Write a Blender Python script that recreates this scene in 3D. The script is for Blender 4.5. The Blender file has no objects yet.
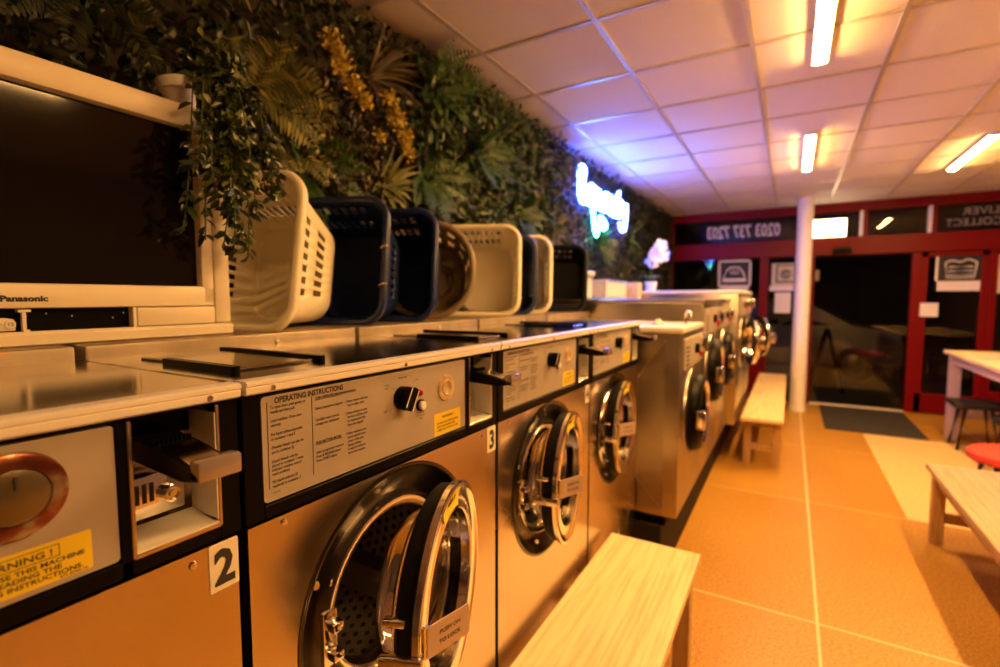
import bpy, bmesh, math, random
import numpy as np
from mathutils import Vector, Matrix

random.seed(7)
rng = np.random.default_rng(11)
scene = bpy.context.scene
col = scene.collection
PI = math.pi

# ------------------------------------------------------------------ materials
def mat(name, color, rough=.5, metal=0., spec=.5, emit=None, estr=0., coat=0.):
    m = bpy.data.materials.new(name); m.use_nodes = True
    b = m.node_tree.nodes['Principled BSDF']
    b.inputs['Base Color'].default_value = (*color, 1)
    b.inputs['Roughness'].default_value = rough
    b.inputs['Metallic'].default_value = metal
    b.inputs['Specular IOR Level'].default_value = spec
    b.inputs['Coat Weight'].default_value = coat
    if emit:
        b.inputs['Emission Color'].default_value = (*emit, 1)
        b.inputs['Emission Strength'].default_value = estr
    return m

def nodes(m): return m.node_tree.nodes, m.node_tree.links, m.node_tree.nodes['Principled BSDF']

def noise(m, scale, detail=3, coords='Object', stretch=(1, 1, 1), rough=.55):
    n, l, b = nodes(m)
    tc = n.new('ShaderNodeTexCoord'); mp = n.new('ShaderNodeMapping'); t = n.new('ShaderNodeTexNoise')
    mp.inputs['Scale'].default_value = stretch
    t.inputs['Scale'].default_value = scale; t.inputs['Detail'].default_value = detail
    t.inputs['Roughness'].default_value = rough
    l.new(tc.outputs[coords], mp.inputs[0]); l.new(mp.outputs[0], t.inputs[0])
    return t

def ramp(m, src, stops):
    n, l, b = nodes(m)
    r = n.new('ShaderNodeValToRGB')
    els = r.color_ramp.elements
    while len(els) < len(stops): els.new(.5)
    for e, (p, c) in zip(els, stops):
        e.position = p; e.color = (*c, 1) if len(c) == 3 else c
    l.new(src, r.inputs[0])
    return r

def bump(m, src, strength=.2, dist=.01):
    n, l, b = nodes(m)
    u = n.new('ShaderNodeBump'); u.inputs['Strength'].default_value = strength; u.inputs['Distance'].default_value = dist
    l.new(src, u.inputs['Height']); l.new(u.outputs[0], b.inputs['Normal'])

def steel(name, base, rough, smudge=.14, stretch=(1, 1, 14)):
    m = mat(name, base, rough, 1.)
    n, l, b = nodes(m)
    a = noise(m, 4, 2); g = noise(m, 26, 3, stretch=stretch)
    c = ramp(m, a.outputs[0], [(.3, tuple(x * .86 for x in base)), (.7, base)])
    l.new(c.outputs[0], b.inputs['Base Color'])
    r = ramp(m, a.outputs[0], [(.3, (rough - smudge / 4,) * 3), (.75, (rough + smudge / 3,) * 3)])
    l.new(r.outputs[0], b.inputs['Roughness'])
    return m

M = {}
M['steel'] = steel('brushed_steel', (.70, .60, .48), .25)
M['steel_top'] = steel('steel_top', (.42, .39, .36), .13, .1, (1, 14, 1))
M['steel_side'] = steel('satin_steel_side', (.44, .39, .33), .33)
M['chrome'] = mat('chrome', (.82, .79, .75), .13, 1.)
M['alu'] = mat('aluminium_trim', (.88, .84, .78), .33, .2)
M['dish'] = mat('dished_steel_darkened', (.11, .098, .085), .25, 1.)  # dark reflections in the hollow put into the base colour
M['drum'] = mat('drum_steel', (.50, .46, .42), .38, .8)
M['hole'] = mat('drum_hole', (.008, .007, .006), .8)
M['black'] = mat('black_plastic', (.003, .0028, .0026), .35, 0, .10)
M['blackmatt'] = mat('matt_black', (.002, .002, .002), .8, 0, .05)
M['rubber'] = mat('black_rubber', (.004, .0038, .0036), .5, 0, .15)
M['panel'] = mat('control_panel_grey', (.50, .46, .42), .42, .1)
M['ink'] = mat('dark_ink', (.03, .026, .026), .6)
M['inkblue'] = mat('title_ink', (.035, .025, .04), .6)
M['yellow'] = mat('yellow_sticker', (.88, .66, .03), .45)
M['white'] = mat('white_plastic', (.82, .80, .76), .4)
M['plate'] = mat('cream_number_plate', (.80, .75, .60), .5)
M['pink'] = mat('aluminium_label', (.62, .48, .40), .42, .4)
M['red_lamp'] = mat('red_lamp_lens', (.45, .01, .015), .15)
M['gold'] = mat('brass_ring', (.80, .66, .44), .3, .6)
M['copper'] = mat('worn_copper_ring', (.60, .30, .18), .28, .75)
M['dialc'] = mat('tarnished_dial_cover', (.17, .125, .07), .22, .6)
M['tv'] = mat('cream_tv_plastic', (.80, .70, .54), .36)
M['tvlip'] = mat('cream_tv_lip', (.82, .73, .58), .35)
M['white_basket'] = mat('ivory_basket_plastic', (.90, .83, .64), .36)
M['navy'] = mat('navy_basket_plastic', (.012, .024, .105), .3, 0, .5)
M['green_black'] = mat('black_green_basket_plastic', (.003, .006, .005), .4, 0, .25)
M['taupe'] = mat('taupe_basket_plastic', (.24, .18, .10), .42)
M['tie'] = mat('tan_cable_tie', (.72, .52, .25), .5)
M['red'] = mat('red_painted_frame', (.17, .0012, .003), .38, 0, .2)
M['column'] = mat('white_column_paint', (.83, .82, .80), .5)
M['walldim'] = mat('dim_room_wall', (.13, .10, .075), .7)  # dimness of the room put into the unseen walls' colour
M['darkwall'] = mat('dark_plywood', (.05, .04, .03), .8)
M['housing'] = mat('light_housing', (.8, .78, .74), .45)
M['mat'] = mat('charcoal_doormat', (.035, .032, .032), .95)
M['plinth'] = mat('dark_plinth', (.014, .011, .009), .7, 0, .2)
M['redseat'] = mat('red_cushion_fabric', (.72, .045, .02), .7)
M['darkwood'] = mat('dark_stained_wood', (.04, .022, .014), .45)
M['cushionblack'] = mat('black_seat', (.012, .011, .012), .5)
M['mauve'] = mat('pale_painted_wood', (.55, .42, .42), .5)
M['petal'] = mat('white_petals', (.86, .80, .86), .5)
M['paper'] = mat('white_paper', (.82, .80, .76), .7)
M['posterbg'] = mat('cream_poster', (.58, .55, .45), .7)
M['signblack'] = mat('black_sign', (.012, .010, .016), .5)
M['vinyl'] = mat('white_vinyl_lettering', (.80, .77, .80), .6)
M['vinyldim'] = mat('thin_grey_vinyl_lettering', (.34, .30, .30), .7)
M['soil'] = mat('potting_soil', (.03, .02, .012), .9)
M['stem'] = mat('green_stem', (.06, .09, .02), .6)
M['carpaint'] = mat('silver_car_paint', (.16, .15, .14), .3, .6)
M['carglass'] = mat('dark_car_glass', (.01, .01, .012), .08)
M['road'] = mat('asphalt', (.018, .016, .015), .9)
M['facade'] = mat('dark_render_facade', (.05, .042, .035), .9)
M['lampwarm'] = mat('tube_diffuser', (.9, .85, .75), .5, emit=(1, .51, .145), estr=235)
M['exitlit'] = mat('lit_emergency_panel', (.9, .85, .75), .5, emit=(1, .78, .48), estr=7)
M['neon'] = mat('blue_white_neon', (.6, .7, 1), .4, emit=(.06, .13, 1), estr=62)
M['neong'] = mat('green_white_neon', (.6, 1, .9), .4, emit=(.08, .75, .60), estr=30)

m = M['tv']; t = noise(m, 140, 2); bump(m, t.outputs[0], .04, .002)
m = M['panel']; t = noise(m, 7, 4)
r = ramp(m, t.outputs[0], [(.3, (.38, .33, .28)), (.7, (.44, .385, .335))]); nodes(m)[1].new(r.outputs[0], nodes(m)[2].inputs['Base Color'])
m = M['copper']; t = noise(m, 22, 3)
r = ramp(m, t.outputs[0], [(.42, (.13, .028, .012)), (.54, (.24, .085, .04)), (.62, (.36, .32, .25))]); nodes(m)[1].new(r.outputs[0], nodes(m)[2].inputs['Base Color'])
m = M['gold']; t = noise(m, 40, 3)
r = ramp(m, t.outputs[0], [(.45, (.85, .74, .54)), (.68, (.66, .44, .22))]); nodes(m)[1].new(r.outputs[0], nodes(m)[2].inputs['Base Color'])
m = M['mat']; t = noise(m, 400, 2); bump(m, t.outputs[0], .6, .01)
m = M['road']; t = noise(m, 60, 3); bump(m, t.outputs[0], .5, .01)

# rusty end of the painted rear housing; tan also darkened for the television's shadow
M['housing_tan'] = mat('worn_shaded_tan_metal', (.46, .36, .25), .4, .55)
m = M['housing_tan']; t = noise(m, 14, 5)
r = ramp(m, t.outputs[0], [(.35, (.26, .205, .145)), (.62, (.34, .275, .20)), (.72, (.40, .18, .05))]); nodes(m)[1].new(r.outputs[0], nodes(m)[2].inputs['Base Color'])

def wood(name, c1, c2, stretch, scale=6):
    m = mat(name, c1, .42)
    t = noise(m, scale, 6, stretch=stretch, rough=.62)
    r = ramp(m, t.outputs[0], [(.32, c2), (.5, c1), (.68, tuple(min(1, x * 1.12) for x in c1))])
    nodes(m)[1].new(r.outputs[0], nodes(m)[2].inputs['Base Color'])
    bump(m, t.outputs[0], .06, .004)
    return m
M['wood'] = wood('pale_pine_plank', (.80, .63, .36), (.68, .49, .23), (12, .5, 9))
M['wood2'] = wood('honey_pine_plank', (.50, .35, .19), (.36, .22, .10), (12, .5, 9))
M['woodleg'] = wood('pine_leg', (.50, .31, .14), (.36, .20, .08), (9, 9, .8))

# terrazzo floor
m = mat('terrazzo_floor', (.6, .4, .2), .3); M['floor'] = m
n, l, b = nodes(m)
a = noise(m, 95, 3); r1 = ramp(m, a.outputs[0], [(.36, (.31, .138, .018)), (.5, (.50, .262, .036)), (.66, (.62, .37, .070))])
c = noise(m, 1.1, 4); r2 = ramp(m, c.outputs[0], [(.35, (.86, .84, .82)), (.7, (1, 1, 1))])
mx = n.new('ShaderNodeMix'); mx.data_type = 'RGBA'; mx.blend_type = 'MULTIPLY'; mx.inputs[0].default_value = 1
l.new(r1.outputs[0], mx.inputs[6]); l.new(r2.outputs[0], mx.inputs[7]); l.new(mx.outputs[2], b.inputs['Base Color'])
r3 = ramp(m, c.outputs[0], [(.3, (.30,) * 3), (.7, (.46,) * 3)]); l.new(r3.outputs[0], b.inputs['Roughness'])
M['grout'] = mat('pale_grout', (.72, .58, .36), .6)
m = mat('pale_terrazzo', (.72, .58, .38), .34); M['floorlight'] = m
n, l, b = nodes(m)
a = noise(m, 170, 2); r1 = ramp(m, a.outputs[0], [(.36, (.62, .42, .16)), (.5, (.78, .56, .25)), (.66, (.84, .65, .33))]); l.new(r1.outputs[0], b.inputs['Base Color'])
# ceiling tile
m = mat('mineral_fibre_tile', (.74, .68, .64), .85); M['tile'] = m
t = noise(m, 260, 2); bump(m, t.outputs[0], .35, .004)
r = ramp(m, t.outputs[0], [(.33, (.60, .54, .50)), (.46, (.74, .68, .64))]); nodes(m)[1].new(r.outputs[0], nodes(m)[2].inputs['Base Color'])
M['tbar'] = mat('ceiling_tbar', (.52, .45, .42), .35, .3)

# window glass: clear, with a mirror reflection at grazing angles
def glass(name, tint, ior=1.45):
    m = bpy.data.materials.new(name); m.use_nodes = True
    n, l = m.node_tree.nodes, m.node_tree.links
    n.remove(n['Principled BSDF']); out = n['Material Output']
    tr = n.new('ShaderNodeBsdfTransparent'); tr.inputs[0].default_value = (*tint, 1)
    gl = n.new('ShaderNodeBsdfGlossy'); gl.inputs['Roughness'].default_value = .02
    fr = n.new('ShaderNodeFresnel'); fr.inputs[0].default_value = ior
    mx = n.new('ShaderNodeMixShader')
    l.new(fr.outputs[0], mx.inputs[0]); l.new(tr.outputs[0], mx.inputs[1]); l.new(gl.outputs[0], mx.inputs[2]); l.new(mx.outputs[0], out.inputs[0])
    return m
M['clear'] = glass('clear_acrylic', (.55, .47, .44), 2.2)
M['slideend'] = mat('hazy_clear_plastic', (.42, .35, .33), .16, .55)
M['glass'] = glass('window_glass', (.75, .75, .75))
M['bowl'] = glass('door_bowl_glass', (.72, .66, .58), 1.6)
M['screen'] = mat('tv_screen_glass', (.006, .004, .0025), .07, 0, .28)

def leafmat(name, stops, rough=.42):
    m = mat(name, stops[0][1], rough)
    n, l, b = nodes(m)
    g = n.new('ShaderNodeNewGeometry')
    r = ramp(m, g.outputs['Random Per Island'], stops); l.new(r.outputs[0], b.inputs['Base Color'])
    return m
M['leaf_dimmed'] = leafmat('mixed_small_leaves', [(0, (.003, .007, .002)), (.5, (.006, .014, .003)), (.85, (.016, .028, .005)), (1, (.06, .065, .014))])  # light falloff near the television put into darker leaf colours
M['leaf_mid'] = leafmat('mixed_green_leaves', [(0, (.010, .034, .005)), (.5, (.030, .078, .010)), (1, (.08, .14, .022))])
M['leaf_brown'] = leafmat('russet_leaves', [(0, (.016, .010, .005)), (.5, (.04, .022, .010)), (1, (.08, .06, .02))])
M['leaf_olive'] = leafmat('olive_gold_leaves', [(0, (.05, .060, .010)), (.6, (.13, .13, .022)), (1, (.32, .28, .06))])
M['leaf_vine'] = leafmat('trailing_vine_leaves', [(0, (.008, .016, .004)), (.6, (.022, .040, .010)), (.9, (.07, .10, .025)), (1, (.20, .24, .05))], .28)
M['leaf_fern'] = leafmat('fern_leaves', [(0, (.012, .042, .006)), (1, (.05, .115, .015))])
M['leaf_strap'] = leafmat('strap_leaves', [(0, (.07, .09, .02)), (1, (.22, .22, .07))])
M['leaf_rust'] = leafmat('rust_strap_leaves', [(0, (.03, .018, .007)), (1, (.12, .08, .03))])
M['blossom'] = leafmat('mustard_blossom', [(0, (.36, .26, .02)), (1, (.74, .56, .09))])
M['leaf_pinkish'] = leafmat('pinkish_dry_leaves', [(0, (.08, .05, .035)), (1, (.20, .13, .09))])

# ------------------------------------------------------------------ mesh helpers
def obj(name, bm, material, parent=None, loc=None, smooth=False, angle=None):
    me = bpy.data.meshes.new(name)
    bmesh.ops.recalc_face_normals(bm, faces=bm.faces) if not getattr(bm, 'is_flat', False) else None
    bm.to_mesh(me); bm.free()
    if smooth:
        me.polygons.foreach_set('use_smooth', [True] * len(me.polygons))
        me.set_sharp_from_angle(angle=math.radians(angle or 35))
    o = bpy.data.objects.new(name, me); col.objects.link(o)
    for x in (material if isinstance(material, (list, tuple)) else [material]): me.materials.append(x)
    if parent: o.parent = parent
    if loc: o.location = loc
    return o

def empty(name, loc=(0, 0, 0), rz=0):
    o = bpy.data.objects.new(name, None); col.objects.link(o)
    o.location = loc; o.rotation_euler = (0, 0, rz); o.empty_display_size = .1
    return o

def tag(o, label, cat, group=None, kind=None):
    o['label'] = label; o['category'] = cat
    if group: o['group'] = group
    if kind: o['kind'] = kind
    return o

def struct(o): o['kind'] = 'structure'; return o

def B(): return bmesh.new()

def box(bm, x0, x1, y0, y1, z0, z1, bev=0., seg=2, mi=0):
    v = [bm.verts.new((x, y, z)) for x in (x0, x1) for y in (y0, y1) for z in (z0, z1)]
    fs = []
    for q in ((0, 1, 3, 2), (4, 6, 7, 5), (0, 4, 5, 1), (2, 3, 7, 6), (0, 2, 6, 4), (1, 5, 7, 3)):
        f = bm.faces.new([v[i] for i in q]); f.material_index = mi; fs.append(f)
    bmesh.ops.recalc_face_normals(bm, faces=fs)
    if bev:
        es = list({e for f in fs for e in f.edges})
        bmesh.ops.bevel(bm, geom=es, offset=bev, segments=seg, profile=.5, affect='EDGES')
    return v

def frame_of(d):
    d = Vector(d).normalized()
    a = Vector((0, 0, 1)) if abs(d.z) < .9 else Vector((1, 0, 0))
    u = d.cross(a).normalized(); w = u.cross(d).normalized()
    return u, w, d

def lathe(bm, prof, origin, axis, seg=32, close=False, mi=0):
    """prof: (radius, height along axis) pairs turned about the axis"""
    u, w, d = frame_of(axis); o = Vector(origin)
    rings = []
    for r, h in prof:
        if r < 1e-6: rings.append([bm.verts.new(o + d * h)])
        else: rings.append([bm.verts.new(o + d * h + (u * math.cos(2 * PI * k / seg) + w * math.sin(2 * PI * k / seg)) * r) for k in range(seg)])
    pairs = list(zip(rings, rings[1:]))
    if close: pairs.append((rings[-1], rings[0]))
    for a, b in pairs:
        for k in range(seg):
            k2 = (k + 1) % seg
            if len(a) == 1 and len(b) == 1: continue
            if len(a) == 1: f = bm.faces.new((a[0], b[k], b[k2]))
            elif len(b) == 1: f = bm.faces.new((a[k], a[k2], b[0]))
            else: f = bm.faces.new((a[k], a[k2], b[k2], b[k]))
            f.material_index = mi

def tube(bm, pts, r, seg=8, closed=False, cap=True):
    pts = [Vector(p) for p in pts]; n = len(pts); rings = []
    rr = r if isinstance(r, (list, tuple)) else [r] * n
    prev = None
    for i, p in enumerate(pts):
        a = pts[(i - 1) % n] if (closed or i > 0) else p
        b = pts[(i + 1) % n] if (closed or i < n - 1) else p
        d = (b - a)
        if d.length < 1e-9: d = Vector((0, 0, 1))
        d.normalize()
        if prev is None: u, w, _ = frame_of(d)
        else:
            u = (prev - d * prev.dot(d))
            if u.length < 1e-6: u, w, _ = frame_of(d)
            u.normalize(); w = d.cross(u)
        prev = u
        rings.append([bm.verts.new(p + (u * math.cos(2 * PI * k / seg) + w * math.sin(2 * PI * k / seg)) * rr[i]) for k in range(seg)])
    for i in range(n if closed else n - 1):
        a, b = rings[i], rings[(i + 1) % n]
        for k in range(seg):
            bm.faces.new((a[k], a[(k + 1) % seg], b[(k + 1) % seg], b[k]))
    if cap and not closed:
        bm.faces.new(rings[0][::-1]); bm.faces.new(rings[-1])

def smooth_path(pts, k=6, closed=False):
    pts = [Vector(p) for p in pts]; n = len(pts); out = []
    for i in range(n if closed else n - 1):
        g = lambda j: pts[j % n] if closed else pts[max(0, min(n - 1, j))]
        p0, p1, p2, p3 = g(i - 1), g(i), g(i + 1), g(i + 2)
        for s in range(k):
            t = s / k
            out.append(.5 * (2 * p1 + (p2 - p0) * t + (2 * p0 - 5 * p1 + 4 * p2 - p3) * t * t + (3 * p1 - p0 - 3 * p2 + p3) * t ** 3))
    if not closed: out.append(pts[-1])
    return out

def prism(bm, outline, fn, depth_vec):
    """outline of 2-D points mapped by fn to 3-D, extruded by depth_vec"""
    a = [bm.verts.new(fn(*p)) for p in outline]; d = Vector(depth_vec)
    b = [bm.verts.new(v.co + d) for v in a]
    n = len(a)
    bm.faces.new(a); bm.faces.new(b[::-1])
    for i in range(n): bm.faces.new((a[i], b[i], b[(i + 1) % n], a[(i + 1) % n]))

def rrect(w, h, r, k=5):
    out = []
    for cx, cy, a0 in ((w / 2 - r, h / 2 - r, 0), (-w / 2 + r, h / 2 - r, PI / 2), (-w / 2 + r, -h / 2 + r, PI), (w / 2 - r, -h / 2 + r, 1.5 * PI)):
        for i in range(k + 1):
            a = a0 + PI / 2 * i / k
            out.append((cx + r * math.cos(a), cy + r * math.sin(a)))
    return out

_tc = {}
def text_mesh(s, bold):
    if (s, bold) in _tc: return _tc[(s, bold)]
    c = bpy.data.curves.new('txt', 'FONT'); c.body = s; c.size = 1; c.offset = bold; c.resolution_u = 2
    o = bpy.data.objects.new('txt', c); col.objects.link(o)
    dg = bpy.context.evaluated_depsgraph_get(); dg.update()
    me = bpy.data.meshes.new_from_object(o.evaluated_get(dg))
    vs = [tuple(v.co) for v in me.vertices]; fs = [tuple(p.vertices) for p in me.polygons]
    bpy.data.objects.remove(o); bpy.data.curves.remove(c); bpy.data.meshes.remove(me)
    w = max([v[0] for v in vs], default=0)
    _tc[(s, bold)] = (vs, fs, w)
    return _tc[(s, bold)]

def text(bm, s, size, origin, right=(0, 1, 0), up=(0, 0, 1), align='L', bold=.012, sx=1., width=None):
    vs, fs, w = text_mesh(s, bold)
    if width: sx = width / (w * size)
    R_, U_, o = Vector(right), Vector(up), Vector(origin)
    off = {'L': 0, 'C': -w / 2, 'R': -w}[align]
    bv = [bm.verts.new(o + R_ * ((x + off) * size * sx) + U_ * (y * size)) for x, y, z in vs]
    for f in fs:
        try: bm.faces.new([bv[i] for i in f])
        except ValueError: pass

def textobj(name, bm, material, parent):
    bm.is_flat_ = True
    return obj(name, bm, material, parent)

def screws(parent, pts, axis=(1, 0, 0), r=.006):
    for p in pts:
        b = B(); lathe(b, [(0, .0045), (r * .35, .0045), (r * .4, .003), (r * .75, .003), (r, .0), (r, -.002)], p, axis, 12)
        obj('screw', b, M['chrome'], parent, smooth=True)

# ------------------------------------------------------------------ room shell
H = 2.72
XL, XR, YF, YB = -1.70, 3.4, 8.05, -3.2
b = B(); box(b, XL - .1, XR + .1, YB - .1, YF + .1, -.1, 0); struct(obj('floor', b, M['floor']))
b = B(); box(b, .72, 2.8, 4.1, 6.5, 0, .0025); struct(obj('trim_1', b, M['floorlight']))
b = B()
for x in (-1.394, .156, 1.706, 3.256): box(b, x - .006, x + .006, YB, YF - .1, 0, .0015)
for y, hw in ((-.55, .006), (1.0, .006), (2.55, .005), (4.1, .0025), (5.65, .002), (7.2, .002)): box(b, XL, XR, y - hw, y + hw, 0, .0013)
struct(obj('trim_2', b, M['grout']))
b = B(); box(b, XL - .1, XR + .1, YB - .1, YF + .1, H, H + .08); struct(obj('ceiling', b, M['tile']))
b = B()
x = -1.41
while x < XR:
    box(b, x - .012, x + .012, YB, YF, H - .006, H + .002); x += .6
y = 2.83 - 10 * .605
while y < YF:
    box(b, XL, XR, y - .012, y + .012, H - .0055, H + .002); y += .605
struct(obj('trim_3', b, M['tbar']))
b = B(); box(b, XL - .1, XL, YB, YF, 0, H); struct(obj('wall_left', b, M['darkwall']))
b = B(); box(b, XR, XR + .1, YB, YF, 0, H); struct(obj('wall_right', b, M['walldim']))
b = B(); box(b, XL, XR, YB - .1, YB, 0, H); struct(obj('wall_rear', b, M['walldim']))

# shopfront -------------------------------------------------------------
def bar(name, x0, x1, z0, z1, y0=YF - .04, y1=YF + .06, m='red', bev=.004):
    b = B(); box(b, x0, x1, y0, y1, z0, z1, bev); return struct(obj(name, b, M[m]))
bar('trim_4', XL, XR, 2.60, 2.725)                      # top beam
bar('trim_5', XL, XR, 2.035, 2.265, YF - .07)           # beam over the door
bar('trim_6', .16, .265, 0, 2.035)                      # left door post
bar('trim_7', 1.30, 1.39, 0, 2.035)                     # right door post
bar('trim_8', -.40, -.285, 0, 2.035)
bar('trim_9', XL, -1.60, 0, 2.6)
bar('trim_10', 2.02, 2.09, 0, 2.035)
bar('trim_11', 3.0, 3.08, 0, 2.035)
bar('trim_12', XL, -.40, 0, .55); bar('trim_13', -.285, .16, 0, .5, m='darkwall')
bar('trim_14', 2.09, XR, 0, .35)
bar('trim_15', .06, .16, 2.265, 2.6)
for k, x in enumerate((.74, 1.43)):
    bar('trim_%d' % (16 + 2 * k), x, x + .035, 2.265, 2.6, YF - .05, m='column')
    bar('trim_%d' % (17 + 2 * k), x + .035, x + .085, 2.265, 2.6)
b = B(); box(b, .265, 1.30, YF - .06, YF + .10, 0, .012, .003); struct(obj('trim_20', b, M['alu']))
def pane(name, x0, x1, z0, z1, y=YF + .01):
    b = B(); box(b, x0, x1, y, y + .006, z0, z1); return struct(obj(name, b, M['glass']))
for k, (x0, x1, z0, z1) in enumerate(((-1.60, -.40, .55, 2.035), (-.285, .16, .5, 2.035), (-1.60, .06, 2.265, 2.6), (.16, .74, 2.265, 2.6), (.825, 1.43, 2.265, 2.6), (1.515, XR, 2.265, 2.6), (2.09, 3.0, .35, 2.035), (3.08, XR, .35, 2.035))):
    pane('window_%d' % (k + 1), x0, x1, z0, z1)
# sliding glass door in the opening and the red framed leaf beside it
pane('door_1', .265, 1.30, .012, 2.035, YF + .03)
leaf = B(); z0, z1, x0, x1 = .02, 2.03, 1.39, 2.02
for q in ((x0, x0 + .07, z0, z1), (x1 - .07, x1, z0, z1), (x0, x1, z0, .26), (x0, x1, z1 - .06, z1)): box(leaf, q[0], q[1], YF - .03, YF + .02, q[2], q[3], .004)
leaf = struct(obj('door_2', leaf, M['red']))
b = B(); box(b, 1.46, 1.95, YF - .005, YF + .001, .26, 1.97); o = obj('pane', b, M['glass'], leaf)

# ------------------------------------------------------------------ column
b = B(); lathe(b, [(0, 0), (.098, 0), (.098, .05), (.090, .055), (.090, H), (0, H)], (.12, 7.42, 0), (0, 0, 1), 40)
struct(obj('column', b, M['column'], smooth=True))

# ------------------------------------------------------------------ outside
b = B(); box(b, -14, 18, YF + .12, 22, -.14, -.04); struct(obj('outside_ground', b, M['road']))
bm_ = B(); box(bm_, -14, 18, 17, 17.4, -.05, 7)
for k in range(8): box(bm_, -12 + 3.4 * k, -10.6 + 3.4 * k, 16.93, 17, .9, 2.3, .02)
struct(obj('outside_facade', bm_, M['facade']))

def make_car():
    root = empty('car', (1.1, 10.7, -.04))
    prof = [(.62, .32), (.66, .62), (.60, .86), (.40, .93), (-.10, 1.02), (-.80, 1.43), (-1.9, 1.47), (-2.7, 1.35), (-3.2, 1.0), (-3.55, .92), (-3.62, .55), (-3.5, .30)]
    b = B(); secs = []
    for yy, sc, zs in ((-.02, .97, .98), (.06, 1, 1), (.8, 1.01, 1.02), (1.55, 1, 1), (1.63, .97, .98)):
        inset = 0
        secs.append([b.verts.new((-1.5 + (p[0] + 1.5) * sc, yy + (.14 if (p[1] > 1.1 and yy < .5) else (-.14 if p[1] > 1.1 and yy > 1 else 0)), .3 + (p[1] - .3) * zs)) for p in prof])
    for s, t in zip(secs, secs[1:]):
        for i in range(len(prof)): j = (i + 1) % len(prof); b.faces.new((s[i], s[j], t[j], t[i]))
    b.faces.new(secs[0]); b.faces.new(secs[-1][::-1])
    obj('body', b, M['carpaint'], root, smooth=True, angle=40)
    b = B()
    for (xa, xb, xc, xd) in ((-.12, -1.22, -1.22, -.80), (-1.30, -2.55, -2.45, -1.30)):
        prism(b, [(xa, 1.02), (xb, .99), (xc, 1.34), (xd, 1.34)], lambda x, z: (x, .10 + (-.075 if z < 1.1 else .03), z), (0, .03, 0))
    obj('side_window', b, M['carglass'], root)
    for x in (0, -2.7):
        for yy in (-.03, 1.5):
            b = B(); lathe(b, [(0, 0), (.19, 0), (.2, .01), (.30, .0), (.32, .05), (.32, .15), (0, .15)], (x - .08, yy, .32), (0, 1, 0), 28)
            w = obj('wheel', b, M['rubber'], root, smooth=True)
            b = B(); lathe(b, [(0, -.012), (.05, -.014), (.18, -.006), (.19, .0)], (x - .08, yy, .32), (0, 1, 0), 20); obj('hubcap', b, M['carpaint'], w, smooth=True)
    b = B(); box(b, .57, .665, .12, .42, .66, .80, .02); obj('headlight', b, M['clear'], root, smooth=True)
    tag(root, 'silver car parked outside in the dark street beyond the glass doorway', 'car')
make_car()
root = empty('sandwich_board', (.53, 9.35, -.04))
for s in (-1, 1):
    b = B(); prism(b, [(-.03 + s * .23, 0), (.03 + s * .23, 0), (.018 + s * .01, 1.0), (-.018 + s * .01, 1.0)], lambda x, z: (x, 0, z), (0, .5, 0))
    obj('board', b, M['blackmatt'], root)
tag(root, 'dark folding pavement board standing outside the doorway in front of the car', 'sign')

# ------------------------------------------------------------------ window signs
def front_thing(name, x0, x1, z0, z1, m, label, cat, y=YF - .006, d=.004):
    root = empty(name, ((x0 + x1) / 2, y, z0))
    return root
def wpoly(parent, name, x0, x1, z0, z1, m, y, d=.003):
    b = B(); ox, oy, oz = parent.location
    box(b, x0 - ox, x1 - ox, y - oy - d, y - oy, z0 - oz, z1 - oz); return obj(name, b, M[m], parent)
# iron sign
r_ = front_thing('window_sign', -.95, -.51, 1.54, 2.02, None, '', '')
wpoly(r_, 'board', -.95, -.51, 1.54, 2.02, 'signblack', YF - .004)
b = B(); W, Z = .22, .48
for q in ((-W, W, 0, .11), (-W, W, Z - .03, Z), (-W, -W + .028, 0, Z), (W - .028, W, 0, Z)): box(b, q[0], q[1], -.004, -.001, q[2], q[3])
obj('border', b, M['vinyl'], r_)
b = B(); fn = lambda x, z: (x, -.003, z)
prism(b, [(-.16, .16), (.16, .16), (.15, .21), (-.155, .21)], fn, (0, .002, 0))
tube(b, [(-.15, -.003, .22), (-.09, -.003, .34), (-.05, -.003, .37), (.06, -.003, .37), (.11, -.003, .30), (.14, -.003, .22)], .012, 6)
tube(b, [(-.05, -.003, .30), (-.03, -.003, .32), (.05, -.003, .32), (.06, -.003, .28), (-.05, -.003, .28)], .008, 6, closed=True)
obj('iron_symbol', b, M['vinyl'], r_)
tag(r_, 'white-bordered black window sign with a clothes iron symbol', 'sign')
# washer poster
r_ = front_thing('window_poster', -.27, .10, 1.56, 1.95, None, '', '')
wpoly(r_, 'sheet', -.25, .10, 1.63, 1.95, 'posterbg', YF - .004)
wpoly(r_, 'bottom_strip', -.27, .13, 1.56, 1.63, 'vinyl', YF - .004)
b = B()
for q in ((-.11, .13, .12, .14), (-.11, .13, .35, .37), (-.11, -.09, .12, .37), (.11, .13, .12, .37)): box(b, q[0], q[1], -.004, -.001, q[2], q[3])
tube(b, [(.01 + .06 * math.cos(a), -.003, .235 + .06 * math.sin(a)) for a in np.linspace(0, 2 * PI, 24, endpoint=False)], .009, 6, closed=True)
tube(b, [(.01 + .03 * math.cos(a), -.003, .235 + .03 * math.sin(a)) for a in np.linspace(0, 2 * PI, 16, endpoint=False)], .012, 6, closed=True)
obj('washer_symbol', b, M['darkwood'], r_)
tag(r_, 'cream poster with a washing machine symbol on the glass beside the column', 'poster')
r_ = front_thing('window_notice', -.20, -.0, 1.25, 1.54, None, '', '')
wpoly(r_, 'sheet', -.20, 0, 1.25, 1.54, 'paper', YF - .004)
tag(r_, 'plain white paper notice stuck on glass just below the washing machine poster', 'notice')
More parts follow.
